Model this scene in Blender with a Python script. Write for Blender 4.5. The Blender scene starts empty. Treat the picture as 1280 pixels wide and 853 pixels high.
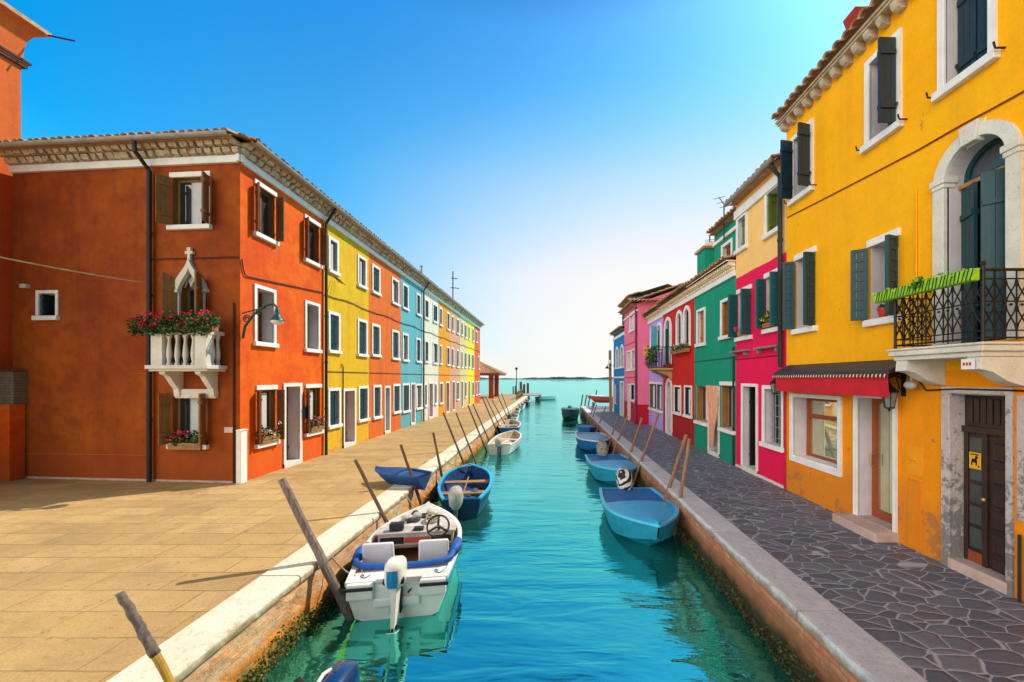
import bpy, math, random
from mathutils import Vector, Matrix
from mathutils.geometry import tessellate_polygon
rnd = random.Random(11)
R = math.radians
F, CX, CY, EYE = 498.0, 688.0, 473.0, 2.5      # focal length and principal point (1280 px wide frame), eye height above the paving
WATER = -0.75
scene = bpy.context.scene
COL = scene.collection

def ray(px, py): return Vector(((px-CX)/F, 1.0, -(py-CY)/F))
def on_x(px, py, x):
    r = ray(px, py); t = x/r.x; return Vector((x, t, EYE+r.z*t))
def on_z(px, py, z):
    r = ray(px, py); t = (z-EYE)/r.z; return Vector((r.x*t, t, z))
def on_y(px, py, y):
    r = ray(px, py); return Vector((r.x*y, y, EYE+r.z*y))

class Fr:
    """A facade: u runs along it, v is height, d comes out of it."""
    def __init__(s, O, U, N):
        s.O, s.U, s.N = Vector(O), Vector(U).normalized(), Vector(N).normalized()
    def __call__(s, u, v, d=0.0): return s.O+s.U*u+Vector((0, 0, v))+s.N*d
    def uv(s, px, py):
        r = ray(px, py); c = Vector((0, 0, EYE))
        t = (s.O-c).dot(s.N)/r.dot(s.N); p = c+r*t
        return (p-s.O).dot(s.U), p.z
    def box(s, px0, px1, yt, yb):
        u0, v1 = s.uv(px0, yt); _, v0 = s.uv(px0, yb); u1, _ = s.uv(px1, yt)
        return u0, u1, v0, v1
    def u(s, px): return s.uv(px, CY)[0]
W = Fr((0, 0, 0), (1, 0, 0), (0, 1, 0))          # plain world: u=x, v=z, d=y

# ---------------------------------------------------------------- node helpers
def nn(nt, t, **kw):
    n = nt.nodes.new(t)
    for k, v in kw.items():
        if k in n.inputs: n.inputs[k].default_value = v
        else: setattr(n, k, v)
    return n
def lk(nt, a, b): nt.links.new(a, b)
def ramp(nt, fac, stops):
    n = nt.nodes.new('ShaderNodeValToRGB')
    e = n.color_ramp.elements
    while len(e) < len(stops): e.new(0.5)
    for i, (p, c) in enumerate(stops):
        e[i].position = p; e[i].color = (c, c, c, 1) if isinstance(c, (int, float)) else (*c, 1)
    lk(nt, fac, n.inputs[0]); return n.outputs[0]
def mixc(nt, fac, a, b, mode='MIX'):
    n = nt.nodes.new('ShaderNodeMix'); n.data_type = 'RGBA'; n.blend_type = mode
    for sock, v in ((n.inputs[0], fac), (n.inputs[6], a), (n.inputs[7], b)):
        if isinstance(v, bpy.types.NodeSocket): lk(nt, v, sock)
        elif isinstance(v, (int, float)): sock.default_value = v
        else: sock.default_value = (*v, 1) if len(v) == 3 else v
    return n.outputs[2]
def mth(nt, op, a, b=None, clamp=False):
    n = nt.nodes.new('ShaderNodeMath'); n.operation = op; n.use_clamp = clamp
    for i, v in enumerate((a, b)):
        if v is None: continue
        if isinstance(v, bpy.types.NodeSocket): lk(nt, v, n.inputs[i])
        else: n.inputs[i].default_value = v
    return n.outputs[0]
def noise(nt, vec, scale, detail=4, rough=.6, stretch=None, dist=0):
    if stretch:
        m = nt.nodes.new('ShaderNodeMapping'); m.inputs['Scale'].default_value = stretch
        lk(nt, vec, m.inputs['Vector']); vec = m.outputs[0]
    n = nn(nt, 'ShaderNodeTexNoise', Scale=scale, Detail=detail, Roughness=rough, Distortion=dist)
    lk(nt, vec, n.inputs['Vector']); return n.outputs[0]
def bump(nt, h, bs, strength=.3, dist=.02):
    b = nn(nt, 'ShaderNodeBump', Strength=strength, Distance=dist)
    lk(nt, h, b.inputs['Height']); lk(nt, b.outputs[0], bs.inputs['Normal']); return b
def new_mat(name):
    m = bpy.data.materials.new(name); m.use_nodes = True
    nt = m.node_tree; bs = nt.nodes['Principled BSDF']
    g = nt.nodes.new('ShaderNodeNewGeometry'); 
    return m, nt, bs, g.outputs['Position']
def shade(c, k): return tuple(min(1, x*k) for x in c)

_m = {}
def simple(name, col, rough=.6, var=.25, scale=6, metal=0, bmp=.15, spec=.4, stretch=None, coat=0, obj=False):
    if name in _m: return _m[name]
    m, nt, bs, P = new_mat(name)
    if obj:
        P = nt.nodes.new('ShaderNodeTexCoord').outputs['Object']
    n = noise(nt, P, scale, 5, .65, stretch)
    f = ramp(nt, n, [(.3, 0.0), (.7, 1.0)])
    lk(nt, mixc(nt, f, shade(col, 1-var), shade(col, 1+var)), bs.inputs['Base Color'])
    bs.inputs['Roughness'].default_value = rough; bs.inputs['Metallic'].default_value = metal
    bs.inputs['Specular IOR Level'].default_value = spec
    bs.inputs['Coat Weight'].default_value = coat
    if bmp: bump(nt, noise(nt, P, scale*6, 3, .6, stretch), bs, bmp, .01)
    _m[name] = m; return m

def plaster(name, col, stain, amount=.5, dark=.6, zcol=None, zt=0, base=None, pale=None, wet=.35, streak=.35):
    """Lime plaster: broad mottling, runs of rain down the wall, worn skirting, hairline bump."""
    m, nt, bs, P = new_mat(name)
    sep = nt.nodes.new('ShaderNodeSeparateXYZ'); lk(nt, P, sep.inputs[0]); Z = sep.outputs[2]
    c = col
    if zcol:
        wob = mth(nt, 'MULTIPLY', noise(nt, P, 1.3, 2), .06)
        st = mth(nt, 'GREATER_THAN', mth(nt, 'ADD', Z, wob), zt+.03)
        c = mixc(nt, st, zcol, col)
    big = ramp(nt, noise(nt, P, .55, 5, .62, dist=.4), [(.32, 0.0), (.68, 1.0)])
    c = mixc(nt, mth(nt, 'MULTIPLY', big, amount), c, mixc(nt, st, shade(zcol, .78), stain) if zcol else stain)
    med = ramp(nt, noise(nt, P, 3.1, 6, .7), [(.42, 0.0), (.72, 1.0)])
    c = mixc(nt, mth(nt, 'MULTIPLY', med, .72*amount), c, shade(stain, .75) if not zcol else mixc(nt, .22, c, (.10, .02, .01)))
    run = ramp(nt, noise(nt, P, 1.0, 5, .6, (3.2, 3.2, .22)), [(.5, 0.0), (.8, 1.0)])
    c = mixc(nt, mth(nt, 'MULTIPLY', run, streak), c, mixc(nt, .55, c, (.02, .012, .008)))
    # foot of the wall: rising damp with a ragged upper edge
    hz = mth(nt, 'ADD', Z, mth(nt, 'MULTIPLY', noise(nt, P, 1.6, 5, .65), -1.1))
    ft = ramp(nt, hz, [(0.0, 1.0), (.42, 0.0)])
    c = mixc(nt, mth(nt, 'MULTIPLY', ft, wet), c, base or shade(col, dark))
    if pale:
        pn = noise(nt, P, 1.15, 8, .72, dist=.6)
        lowz = ramp(nt, mth(nt, 'DIVIDE', Z, 8.0), [(.02, .095), (.30, .03), (.5, 0.0)])
        pk = ramp(nt, mth(nt, 'ADD', pn, lowz), [(.655, 0.0), (.675, 1.0)])
        c = mixc(nt, mth(nt, 'MULTIPLY', pk, .8), c, pale)
    sp = ramp(nt, noise(nt, P, 24, 3, .7), [(.3, .93), (.7, 1.04)])
    c = mixc(nt, 1.0, c, sp, 'MULTIPLY')
    lk(nt, c, bs.inputs['Base Color'])
    bs.inputs['Roughness'].default_value = .88; bs.inputs['Specular IOR Level'].default_value = .25
    h = mth(nt, 'ADD', mth(nt, 'MULTIPLY', noise(nt, P, 38, 4, .65), .5), mth(nt, 'MULTIPLY', noise(nt, P, 2.4, 4), 2.2))
    bump(nt, h, bs, .2, .010)
    return m

# ---------------------------------------------------------------- mesh builder
class MB:
    def __init__(s): s.v = []; s.f = []; s.m = []; s.mi = 0
    def add(s, pts):
        i = len(s.v); s.v.extend(Vector(p) for p in pts); return list(range(i, i+len(pts)))
    def face(s, pts):
        s.f.append(s.add(pts)); s.m.append(s.mi)
    def idx(s, ids): s.f.append(list(ids)); s.m.append(s.mi)
    def hexa(s, p):
        a = s.add(p)
        for q in ((0,3,2,1),(4,5,6,7),(0,1,5,4),(1,2,6,5),(2,3,7,6),(3,0,4,7)): s.idx([a[k] for k in q])
    def box(s, fr, u0, u1, v0, v1, d0, d1):
        s.hexa([fr(u0,v0,d0), fr(u1,v0,d0), fr(u1,v0,d1), fr(u0,v0,d1), fr(u0,v1,d0), fr(u1,v1,d0), fr(u1,v1,d1), fr(u0,v1,d1)])
    def prism(s, fr, poly, d0, d1, caps=True):
        n = len(poly)
        a = s.add([fr(u, v, d0) for u, v in poly]); b = s.add([fr(u, v, d1) for u, v in poly])
        for i in range(n):
            j = (i+1) % n; s.idx([a[i], a[j], b[j], b[i]])
        if caps:
            for t in tessellate_polygon([[Vector((u, v, 0)) for u, v in poly]]):
                s.idx([a[k] for k in t]); s.idx([b[k] for k in t])
    def ring(s, fr, outer, inner, d0, d1):
        """A band between two outlines of equal length (a window surround, an arch)."""
        n = len(outer)
        A = s.add([fr(u, v, d1) for u, v in outer]); B = s.add([fr(u, v, d1) for u, v in inner])
        C = s.add([fr(u, v, d0) for u, v in outer]); D = s.add([fr(u, v, d0) for u, v in inner])
        for i in range(n-1):
            j = i+1
            s.idx([A[i],A[j],B[j],B[i]]); s.idx([A[i],A[j],C[j],C[i]]); s.idx([B[i],B[j],D[j],D[i]])
        for k in (0, n-1): s.idx([A[k],B[k],D[k],C[k]])
    def tube(s, pts, r, n=8, cap=True):
        pts = [Vector(p) for p in pts]; rs = r if isinstance(r, (list, tuple)) else [r]*len(pts)
        rows = []; side = None
        for i, p in enumerate(pts):
            t = (pts[min(i+1, len(pts)-1)]-pts[max(i-1, 0)])
            t = t.normalized() if t.length > 1e-9 else Vector((0, 0, 1))
            if side is None:
                side = t.cross(Vector((0, 0, 1)) if abs(t.z) < .9 else Vector((1, 0, 0))).normalized()
            else:
                side = (side-t*side.dot(t)); side = side.normalized() if side.length > 1e-6 else t.orthogonal().normalized()
            w = t.cross(side)
            rows.append(s.add([p+(side*math.cos(2*math.pi*k/n)+w*math.sin(2*math.pi*k/n))*rs[i] for k in range(n)]))
        for a, b in zip(rows, rows[1:]):
            for k in range(n): s.idx([a[k], a[(k+1) % n], b[(k+1) % n], b[k]])
        if cap: s.idx(rows[0][::-1]); s.idx(rows[-1])
    def grid(s, rows, close=False):
        ids = [s.add(r) for r in rows]
        for a, b in zip(ids, ids[1:]):
            for k in range(len(a)-(0 if close else 1)):
                j = (k+1) % len(a); s.idx([a[k], a[j], b[j], b[k]])
    def lathe(s, c, prof, n=14):
        c = Vector(c)
        s.grid([[c+Vector((r*math.cos(2*math.pi*k/n), r*math.sin(2*math.pi*k/n), z)) for k in range(n)] for r, z in prof], True)
    def ball(s, c, r, n=10, m=6, M=None):
        c = Vector(c); rr = Vector((r, r, r)) if isinstance(r, (int, float)) else Vector(r)
        rows = []
        for i in range(m+1):
            a = math.pi*i/m
            row = []
            for k in range(n):
                q = Vector((rr.x*math.sin(a)*math.cos(2*math.pi*k/n), rr.y*math.sin(a)*math.sin(2*math.pi*k/n), rr.z*math.cos(a)))
                row.append(c+(M @ q if M else q))
            rows.append(row)
        s.grid(rows, True)
    def leaf(s, c, size, rs=None, flat=.0):
        q = rs or rnd
        a = Vector((q.uniform(-1,1), q.uniform(-1,1), q.uniform(-1,1))).normalized()
        b = a.orthogonal().normalized(); b.rotate(Matrix.Rotation(q.uniform(0, 6.28), 3, a))
        c = Vector(c); L = size*q.uniform(.7, 1.3); w = L*.42; cc = a.cross(b)*L*.12
        s.face([c, c+b*L*.5+a*w+cc, c+b*L, c+b*L*.5-a*w+cc])
    def build(s, name, mats, parent=None, loc=None, smooth=False, bevel=0):
        base = Vector((0, 0, 0))
        if parent is not None:
            r = parent
            while r.parent is not None: r = r.parent
            base = Vector(r.location)
        elif loc is not None: base = Vector(loc)
        else:
            xs = [v.x for v in s.v]; ys = [v.y for v in s.v]; zs = [v.z for v in s.v]
            base = Vector(((min(xs)+max(xs))/2, (min(ys)+max(ys))/2, min(zs)))
        me = bpy.data.meshes.new(name)
        me.from_pydata([v-base for v in s.v], [], s.f)
        for m in (mats if isinstance(mats, (list, tuple)) else [mats]): me.materials.append(m)
        me.polygons.foreach_set('material_index', s.m)
        if smooth: me.polygons.foreach_set('use_smooth', [True]*len(s.f))
        me.update()
        o = bpy.data.objects.new(name, me); COL.objects.link(o)
        if parent is not None: o.parent = parent
        else: o.location = base
        if bevel:
            w = o.modifiers.new('edge', 'WELD'); w.merge_threshold = .0005
            b = o.modifiers.new('round', 'BEVEL'); b.width = bevel; b.segments = 2; b.limit_method = 'ANGLE'
        return o

def tag(o, label, cat, group=None):
    o['label'] = label; o['category'] = cat
    if group: o['group'] = group
    return o
def thing(name, label, cat, loc, group=None):
    o = bpy.data.objects.new(name, None); COL.objects.link(o); o.location = Vector(loc); o.empty_display_size = .3
    return tag(o, label, cat, group)
def struct(o):
    o['kind'] = 'structure'; return o
def copy_tree(o, parent=None):
    c = o.copy(); COL.objects.link(c); c.parent = parent
    for ch in list(o.children): copy_tree(ch, c)
    return c

# ---------------------------------------------------------------- materials
WHITE = simple('white_paint', (.78,.76,.74), .6, .1, 3)
STONE = None
def istrian():
    m, nt, bs, P = new_mat('istrian_stone')
    c = mixc(nt, ramp(nt, noise(nt, P, 2.5, 6, .7), [(.35, 0.0), (.7, 1.0)]), (.74,.70,.62), (.60,.55,.47))
    pit = ramp(nt, noise(nt, P, 42, 4, .75), [(.60, 0.0), (.68, 1.0)])
    c = mixc(nt, mth(nt, 'MULTIPLY', pit, .55), c, (.2,.16,.11))
    lk(nt, c, bs.inputs['Base Color']); bs.inputs['Roughness'].default_value = .8
    bump(nt, mth(nt, 'SUBTRACT', noise(nt, P, 60, 4, .7), pit), bs, .5, .01)
    return m
STONE = istrian()
def kerbstone(name, a, b, edge):
    """Quay coping: pale pitted stone, its water-side edge eaten and stained."""
    m, nt, bs, P = new_mat(name)
    sep = nt.nodes.new('ShaderNodeSeparateXYZ'); lk(nt, P, sep.inputs[0])
    c = mixc(nt, ramp(nt, noise(nt, P, 1.7, 7, .7), [(.35, 0.0), (.7, 1.0)]), a, b)
    pit = ramp(nt, noise(nt, P, 30, 6, .85), [(.57, 0.0), (.63, 1.0)])
    c = mixc(nt, mth(nt, 'MULTIPLY', pit, .62), c, edge)
    low = ramp(nt, mth(nt, 'ADD', mth(nt, 'MULTIPLY', sep.outputs[2], 4.0), noise(nt, P, 5.5, 6, .75)), [(.18, 1.0), (.50, 0.0)])
    c = mixc(nt, mth(nt, 'MULTIPLY', low, .85), c, edge)
    lk(nt, c, bs.inputs['Base Color']); bs.inputs['Roughness'].default_value = .85
    bump(nt, mth(nt, 'ADD', noise(nt, P, 50, 5, .75), mth(nt, 'MULTIPLY', noise(nt, P, 7, 4), 2.0)), bs, .6, .02)
    return m
def brick_face(name, c1, c2, mortar, mid, algae, zmid, zalg):
    m, nt, bs, P = new_mat(name)
    sep = nt.nodes.new('ShaderNodeSeparateXYZ'); lk(nt, P, sep.inputs[0]); Z = sep.outputs[2]
    cmb = nt.nodes.new('ShaderNodeCombineXYZ'); lk(nt, sep.outputs[1], cmb.inputs[0]); lk(nt, Z, cmb.inputs[1])
    warp = nt.nodes.new('ShaderNodeVectorMath'); warp.operation = 'ADD'
    nz = nn(nt, 'ShaderNodeTexNoise', Scale=3.0, Detail=3.0); lk(nt, P, nz.inputs['Vector'])
    sc = nt.nodes.new('ShaderNodeVectorMath'); sc.operation = 'SCALE'; sc.inputs['Scale'].default_value = .035
    lk(nt, nz.outputs['Color'], sc.inputs[0]); lk(nt, cmb.outputs[0], warp.inputs[0]); lk(nt, sc.outputs[0], warp.inputs[1])
    b = nn(nt, 'ShaderNodeTexBrick', **{'Scale': 1.0, 'Brick Width': .25, 'Row Height': .072, 'Mortar Size': .009, 'Mortar Smooth': .15, 'Bias': -.1})
    lk(nt, warp.outputs[0], b.inputs['Vector'])
    for k, c in (('Color1', c1), ('Color2', c2), ('Mortar', mortar)): b.inputs[k].default_value = (*c, 1)
    c = mixc(nt, ramp(nt, noise(nt, P, 6, 5, .7), [(.45, 0.0), (.7, .55)]), b.outputs['Color'], shade(c1, .45))
    zz = mth(nt, 'ADD', Z, mth(nt, 'MULTIPLY', mth(nt, 'SUBTRACT', noise(nt, P, 2.2, 6, .7), .5), .45))
    f1 = ramp(nt, mth(nt, 'SUBTRACT', zmid+.55, zz), [(.48, 0.0), (.60, 1.0)])
    c = mixc(nt, mth(nt, 'MULTIPLY', f1, .85), c, mid)
    f2 = ramp(nt, mth(nt, 'SUBTRACT', zalg+.55, zz), [(.45, 0.0), (.62, 1.0)])
    c = mixc(nt, f2, c, mixc(nt, noise(nt, P, 14, 5, .8), shade(algae, .4), shade(algae, 1.5)))
    lk(nt, c, bs.inputs['Base Color']); bs.inputs['Roughness'].default_value = .8
    h = mth(nt, 'ADD', mth(nt, 'MULTIPLY', b.outputs['Fac'], -.8), noise(nt, P, 22, 5, .75))
    bump(nt, h, bs, .9, .03)
    return m
def flagstones():
    """Left quay: big warm slabs laid in courses across the quay."""
    m, nt, bs, P = new_mat('warm_flagstones')
    wv = nt.nodes.new('ShaderNodeVectorMath'); wv.operation = 'ADD'
    nz = nn(nt, 'ShaderNodeTexNoise', Scale=1.2, Detail=3.0); lk(nt, P, nz.inputs['Vector'])
    sc = nt.nodes.new('ShaderNodeVectorMath'); sc.operation = 'SCALE'; sc.inputs['Scale'].default_value = .07
    lk(nt, nz.outputs['Color'], sc.inputs[0]); lk(nt, P, wv.inputs[0]); lk(nt, sc.outputs[0], wv.inputs[1])
    b = nn(nt, 'ShaderNodeTexBrick', **{'Scale': 1.0, 'Brick Width': .92, 'Row Height': .43, 'Mortar Size': .009, 'Mortar Smooth': .3, 'Bias': 0.0})
    b.offset = .37; b.squash = 1.35; b.squash_frequency = 3
    lk(nt, wv.outputs[0], b.inputs['Vector'])
    b.inputs['Color1'].default_value = (.58,.375,.165,1); b.inputs['Color2'].default_value = (.37,.225,.09,1); b.inputs['Mortar'].default_value = (.17,.10,.042,1)
    c = mixc(nt, ramp(nt, noise(nt, P, .45, 6, .65), [(.3, 0.0), (.7, .8)]), b.outputs['Color'], (.58,.37,.15))
    c = mixc(nt, ramp(nt, noise(nt, P, 2.6, 7, .75), [(.45, 0.0), (.75, .55)]), c, (.34,.22,.105))
    c = mixc(nt, ramp(nt, noise(nt, P, 9, 4, .8), [(.58, 0.0), (.68, .75)]), c, (.20,.125,.06))
    sp = ramp(nt, noise(nt, P, 48, 4, .85), [(.3, .74), (.7, 1.16)])
    dirt = ramp(nt, noise(nt, P, .8, 8, .72, (1, 1.6, 1), .8), [(.48, 0.0), (.66, .5)]); c = mixc(nt, dirt, c, (.27,.185,.10))
    lk(nt, mixc(nt, 1.0, c, sp, 'MULTIPLY'), bs.inputs['Base Color'])
    bs.inputs['Roughness'].default_value = .82; bs.inputs['Specular IOR Level'].default_value = .3
    h = mth(nt, 'ADD', mth(nt, 'MULTIPLY', b.outputs['Fac'], -.7), noise(nt, P, 16, 5, .75))
    bump(nt, h, bs, .8, .018)
    return m
def crazy_paving():
    """Right quay: dark trachyte pieces with pale mortar between."""
    m, nt, bs, P = new_mat('grey_paving')
    wv = nt.nodes.new('ShaderNodeVectorMath'); wv.operation = 'ADD'
    nz = nn(nt, 'ShaderNodeTexNoise', Scale=2.6, Detail=2.0); lk(nt, P, nz.inputs['Vector'])
    sc = nt.nodes.new('ShaderNodeVectorMath'); sc.operation = 'SCALE'; sc.inputs['Scale'].default_value = .16
    lk(nt, nz.outputs['Color'], sc.inputs[0]); lk(nt, P, wv.inputs[0]); lk(nt, sc.outputs[0], wv.inputs[1])
    mp = nt.nodes.new('ShaderNodeMapping'); mp.inputs['Scale'].default_value = (3.3, 5.5, 0.0); mp.inputs['Rotation'].default_value = (0, 0, .2)
    lk(nt, wv.outputs[0], mp.inputs['Vector'])
    v = nn(nt, 'ShaderNodeTexVoronoi', feature='DISTANCE_TO_EDGE', Scale=1.0, Randomness=.9); lk(nt, mp.outputs[0], v.inputs['Vector'])
    v2 = nn(nt, 'ShaderNodeTexVoronoi', feature='F1', Scale=1.0, Randomness=.9); lk(nt, mp.outputs[0], v2.inputs['Vector'])
    jw = mth(nt, 'ADD', v.outputs['Distance'], mth(nt, 'MULTIPLY', mth(nt, 'SUBTRACT', noise(nt, P, 14, 4, .7), .5), .03))
    j = ramp(nt, jw, [(.008, 1.0), (.034, 0.0)])
    sepc = nt.nodes.new('ShaderNodeSeparateColor'); lk(nt, v2.outputs['Color'], sepc.inputs[0])
    c = mixc(nt, sepc.outputs[0], (.080,.097,.135), (.17,.188,.235))
    c = mixc(nt, mth(nt, 'GREATER_THAN', sepc.outputs[1], .88), c, (.12,.105,.125))
    c = mixc(nt, ramp(nt, noise(nt, P, 1.1, 6, .7), [(.35, 0.0), (.7, .5)]), c, (.16,.165,.19))
    c = mixc(nt, ramp(nt, noise(nt, P, 20, 4, .8), [(.5, 0.0), (.75, .5)]), c, (.05,.05,.055))
    c = mixc(nt, mth(nt, 'MULTIPLY', j, .8), c, (.52,.53,.56))
    lk(nt, c, bs.inputs['Base Color']); bs.inputs['Roughness'].default_value = .62
    h = mth(nt, 'ADD', mth(nt, 'MULTIPLY', ramp(nt, v.outputs['Distance'], [(0.0, 0.0), (.16, 1.0)]), 1.4), mth(nt, 'MULTIPLY', noise(nt, P, 24, 5, .75), .7))
    bump(nt, h, bs, .55, .02)
    return m
def water_mat():
    m, nt, bs, P = new_mat('canal_water')
    out = nt.nodes['Material Output']; nt.nodes.remove(bs)
    # ripples lie across the canal and grow longer toward the lagoon
    h1 = noise(nt, P, 1.0, 3, .5, (.55, 2.1, 1.0), .35)
    h2 = noise(nt, P, 1.0, 4, .6, (2.2, 6.5, 1.0), .5)
    h3 = noise(nt, P, .22, 2, .5, (1, 1, 1))
    h = mth(nt, 'ADD', h1, mth(nt, 'MULTIPLY', h2, mth(nt, 'MULTIPLY', ramp(nt, h3, [(.42, .05), (.66, 1.0)]), .42)))
    b = nn(nt, 'ShaderNodeBump', Strength=WB, Distance=.05); lk(nt, h, b.inputs['Height'])
    gl = nn(nt, 'ShaderNodeBsdfGlossy', Roughness=.03); lw = nn(nt, 'ShaderNodeLayerWeight', Blend=.5); lk(nt, mixc(nt, ramp(nt, lw.outputs['Facing'], [(.60, 0.0), (.93, 1.0)]), WG, WF), gl.inputs['Color'])
    df = nn(nt, 'ShaderNodeBsdfDiffuse'); df.inputs['Color'].default_value = WD
    lk(nt, b.outputs[0], gl.inputs['Normal'])
    fr = nn(nt, 'ShaderNodeFresnel', IOR=1.75); lk(nt, b.outputs[0], fr.inputs['Normal'])
    f = mth(nt, 'ADD', mth(nt, 'MULTIPLY', fr.outputs[0], .52), .48, True)
    mx = nt.nodes.new('ShaderNodeMixShader'); lk(nt, f, mx.inputs[0]); lk(nt, df.outputs[0], mx.inputs[1]); lk(nt, gl.outputs[0], mx.inputs[2])
    lk(nt, mx.outputs[0], out.inputs['Surface'])
    return m
WB, WG, WF, WD = .75, (.17,1.0,.90,1), (.42,.92,.92,1), (.014,.10,.08,1)
def roof_tile():
    m, nt, bs, P = new_mat('roof_tiles')
    c = mixc(nt, ramp(nt, noise(nt, P, 3.3, 5, .75), [(.35, 0.0), (.65, 1.0)]), (.42,.19,.09), (.60,.36,.20))
    c = mixc(nt, ramp(nt, noise(nt, P, 11, 5, .8), [(.5, 0.0), (.7, .8)]), c, (.15,.09,.06))
    lk(nt, c, bs.inputs['Base Color']); bs.inputs['Roughness'].default_value = .9
    bump(nt, noise(nt, P, 40, 4, .7), bs, .4, .01); return m
TILE = roof_tile()
def timber(name, a, b, grain=(9, 9, .7), rough=.75):
    m, nt, bs, P = new_mat(name)
    o = nt.nodes.new('ShaderNodeTexCoord').outputs['Object']
    n = noise(nt, o, 3.0, 6, .7, grain)
    c = mixc(nt, ramp(nt, n, [(.35, 0.0), (.65, 1.0)]), a, b)
    c = mixc(nt, ramp(nt, noise(nt, o, 2.2, 4, .7), [(.45, 0.0), (.75, .6)]), c, shade(a, .4))
    lk(nt, c, bs.inputs['Base Color']); bs.inputs['Roughness'].default_value = rough
    bump(nt, n, bs, .5, .01); return m
POLE = timber('weathered_pole', (.075,.042,.026), (.17,.10,.06))
POLE_R = timber('brown_pole', (.26,.12,.065), (.36,.19,.11))
BARK = timber('bark_pole', (.06,.045,.04), (.22,.17,.14))
YPOLE = timber('yellow_pole', (.5,.29,.02), (.3,.17,.03))
BROWN = timber('brown_shutter', (.27,.10,.025), (.20,.07,.018))
REDWOOD = timber('red_wood_frame', (.36,.075,.02), (.28,.06,.018))
OCHREWOOD = timber('ochre_gate_wood', (.27,.13,.035), (.19,.085,.022))
DOORWOOD = timber('dark_door_wood', (.028,.014,.010), (.055,.027,.018), rough=.45)
OAK = timber('oak_frame', (.42,.22,.08), (.32,.15,.05))
TEAL = simple('teal_shutter', (.008,.052,.064), .5, .25, 5, stretch=(8, 8, .8))
GREEN_SH = simple('green_shutter', (.012,.10,.11), .5, .25, 5, stretch=(8, 8, .8))
NAVY = simple('navy_shutter', (.010,.030,.045), .5, .25, 5, stretch=(8, 8, .8))
OLIVE_SH = simple('olive_shutter', (.13,.17,.02), .55, .2, 5)
ORANGE_SH = simple('orange_shutter', (.42,.13,.02), .55, .2, 5)
DARK = simple('dark_interior', (.02,.017,.017), .9, .3, 3, bmp=0)
REVEAL = simple('reveal_plaster', (.62,.55,.58), .8, .1, 3)
IRON = simple('black_iron', (.012,.012,.014), .45, .3, 20, .3)
PIPE = simple('black_pipe', (.018,.017,.018), .5, .25, 8)
CABLE = simple('cable_rubber', (.05,.018,.012), .7, .2, 8, bmp=0)
GUTTER = simple('gutter_zinc', (.33,.29,.25), .6, .2, 4)
CORBEL = simple('corbel_stone', (.50,.40,.29), .9, .38, 5, bmp=.5)
CURTAIN = simple('white_curtain', (.66,.64,.66), .9, .08, 6, bmp=0)
PEACHCURT = simple('peach_curtain', (.72,.36,.22), .9, .15, 6, bmp=.2)
GREENLEAF = simple('leaf_green', (.045,.13,.02), .6, .5, 25, bmp=0)
DARKLEAF = simple('leaf_dark', (.018,.07,.018), .6, .5, 25, bmp=0)
REDFL = simple('red_blossom', (.65,.012,.03), .6, .35, 25, bmp=0)
PINKFL = simple('pink_blossom', (.75,.07,.22), .6, .35, 25, bmp=0)
YELFL = simple('yellow_blossom', (.75,.52,.03), .6, .3, 25, bmp=0)
TERRA = simple('terracotta', (.42,.15,.06), .8, .2, 6)
def glass_mat(name, col, rough=.04, spec=.8):
    m, nt, bs, P = new_mat(name)
    n = noise(nt, P, 1.6, 2)
    lk(nt, mixc(nt, n, shade(col, .6), shade(col, 1.5)), bs.inputs['Base Color'])
    bs.inputs['Roughness'].default_value = rough; bs.inputs['IOR'].default_value = 1.6
    bs.inputs['Specular IOR Level'].default_value = spec
    bump(nt, noise(nt, P, .9, 2), bs, .12, .05)
    return m
GLASS = glass_mat('window_glass', (.02,.028,.034))
SHOPGLASS = glass_mat('shop_glass', (.62,.62,.44), .03, 1.0); SHOPGLASS.node_tree.nodes['Principled BSDF'].inputs['Metallic'].default_value = .75
FANGLASS = glass_mat('fanlight_glass', (.06,.075,.09), .15, .5)
# ---------------------------------------------------------------- buildings
def path(u0, u1, v0, v1, arch=False, n=12):
    """Outline from bottom left, up, over and down to bottom right."""
    if not arch: return [(u0, v0), (u0, v1), (u1, v1), (u1, v0)]
    r = (u1-u0)/2; c = (u0+u1)/2; vs = v1-r
    return [(u0, v0)]+[(c-r*math.cos(math.pi*k/n), vs+r*math.sin(math.pi*k/n)) for k in range(n+1)]+[(u1, v0)]
def wall_face(mb, fr, outline, holes, depth=.2, wall_mi=0, rev_mi=1):
    polys = [[Vector((u, v, 0)) for u, v in outline]]+[[Vector((u, v, 0)) for u, v in h] for h, *_ in holes]
    flat = [p for poly in polys for p in poly]
    mb.mi = wall_mi
    ids = mb.add([fr(p.x, p.y, 0) for p in flat])
    for t in tessellate_polygon(polys): mb.idx([ids[k] for k in t])
    for h, dp, *mi_ in holes:
        n = len(h); mb.mi = mi_[0] if mi_ else rev_mi
        for i in range(n):
            (a, b), (c, d) = h[i], h[(i+1) % n]
            mb.face([fr(a, b, 0), fr(c, d, 0), fr(c, d, -dp), fr(a, b, -dp)])
    mb.mi = wall_mi
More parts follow.
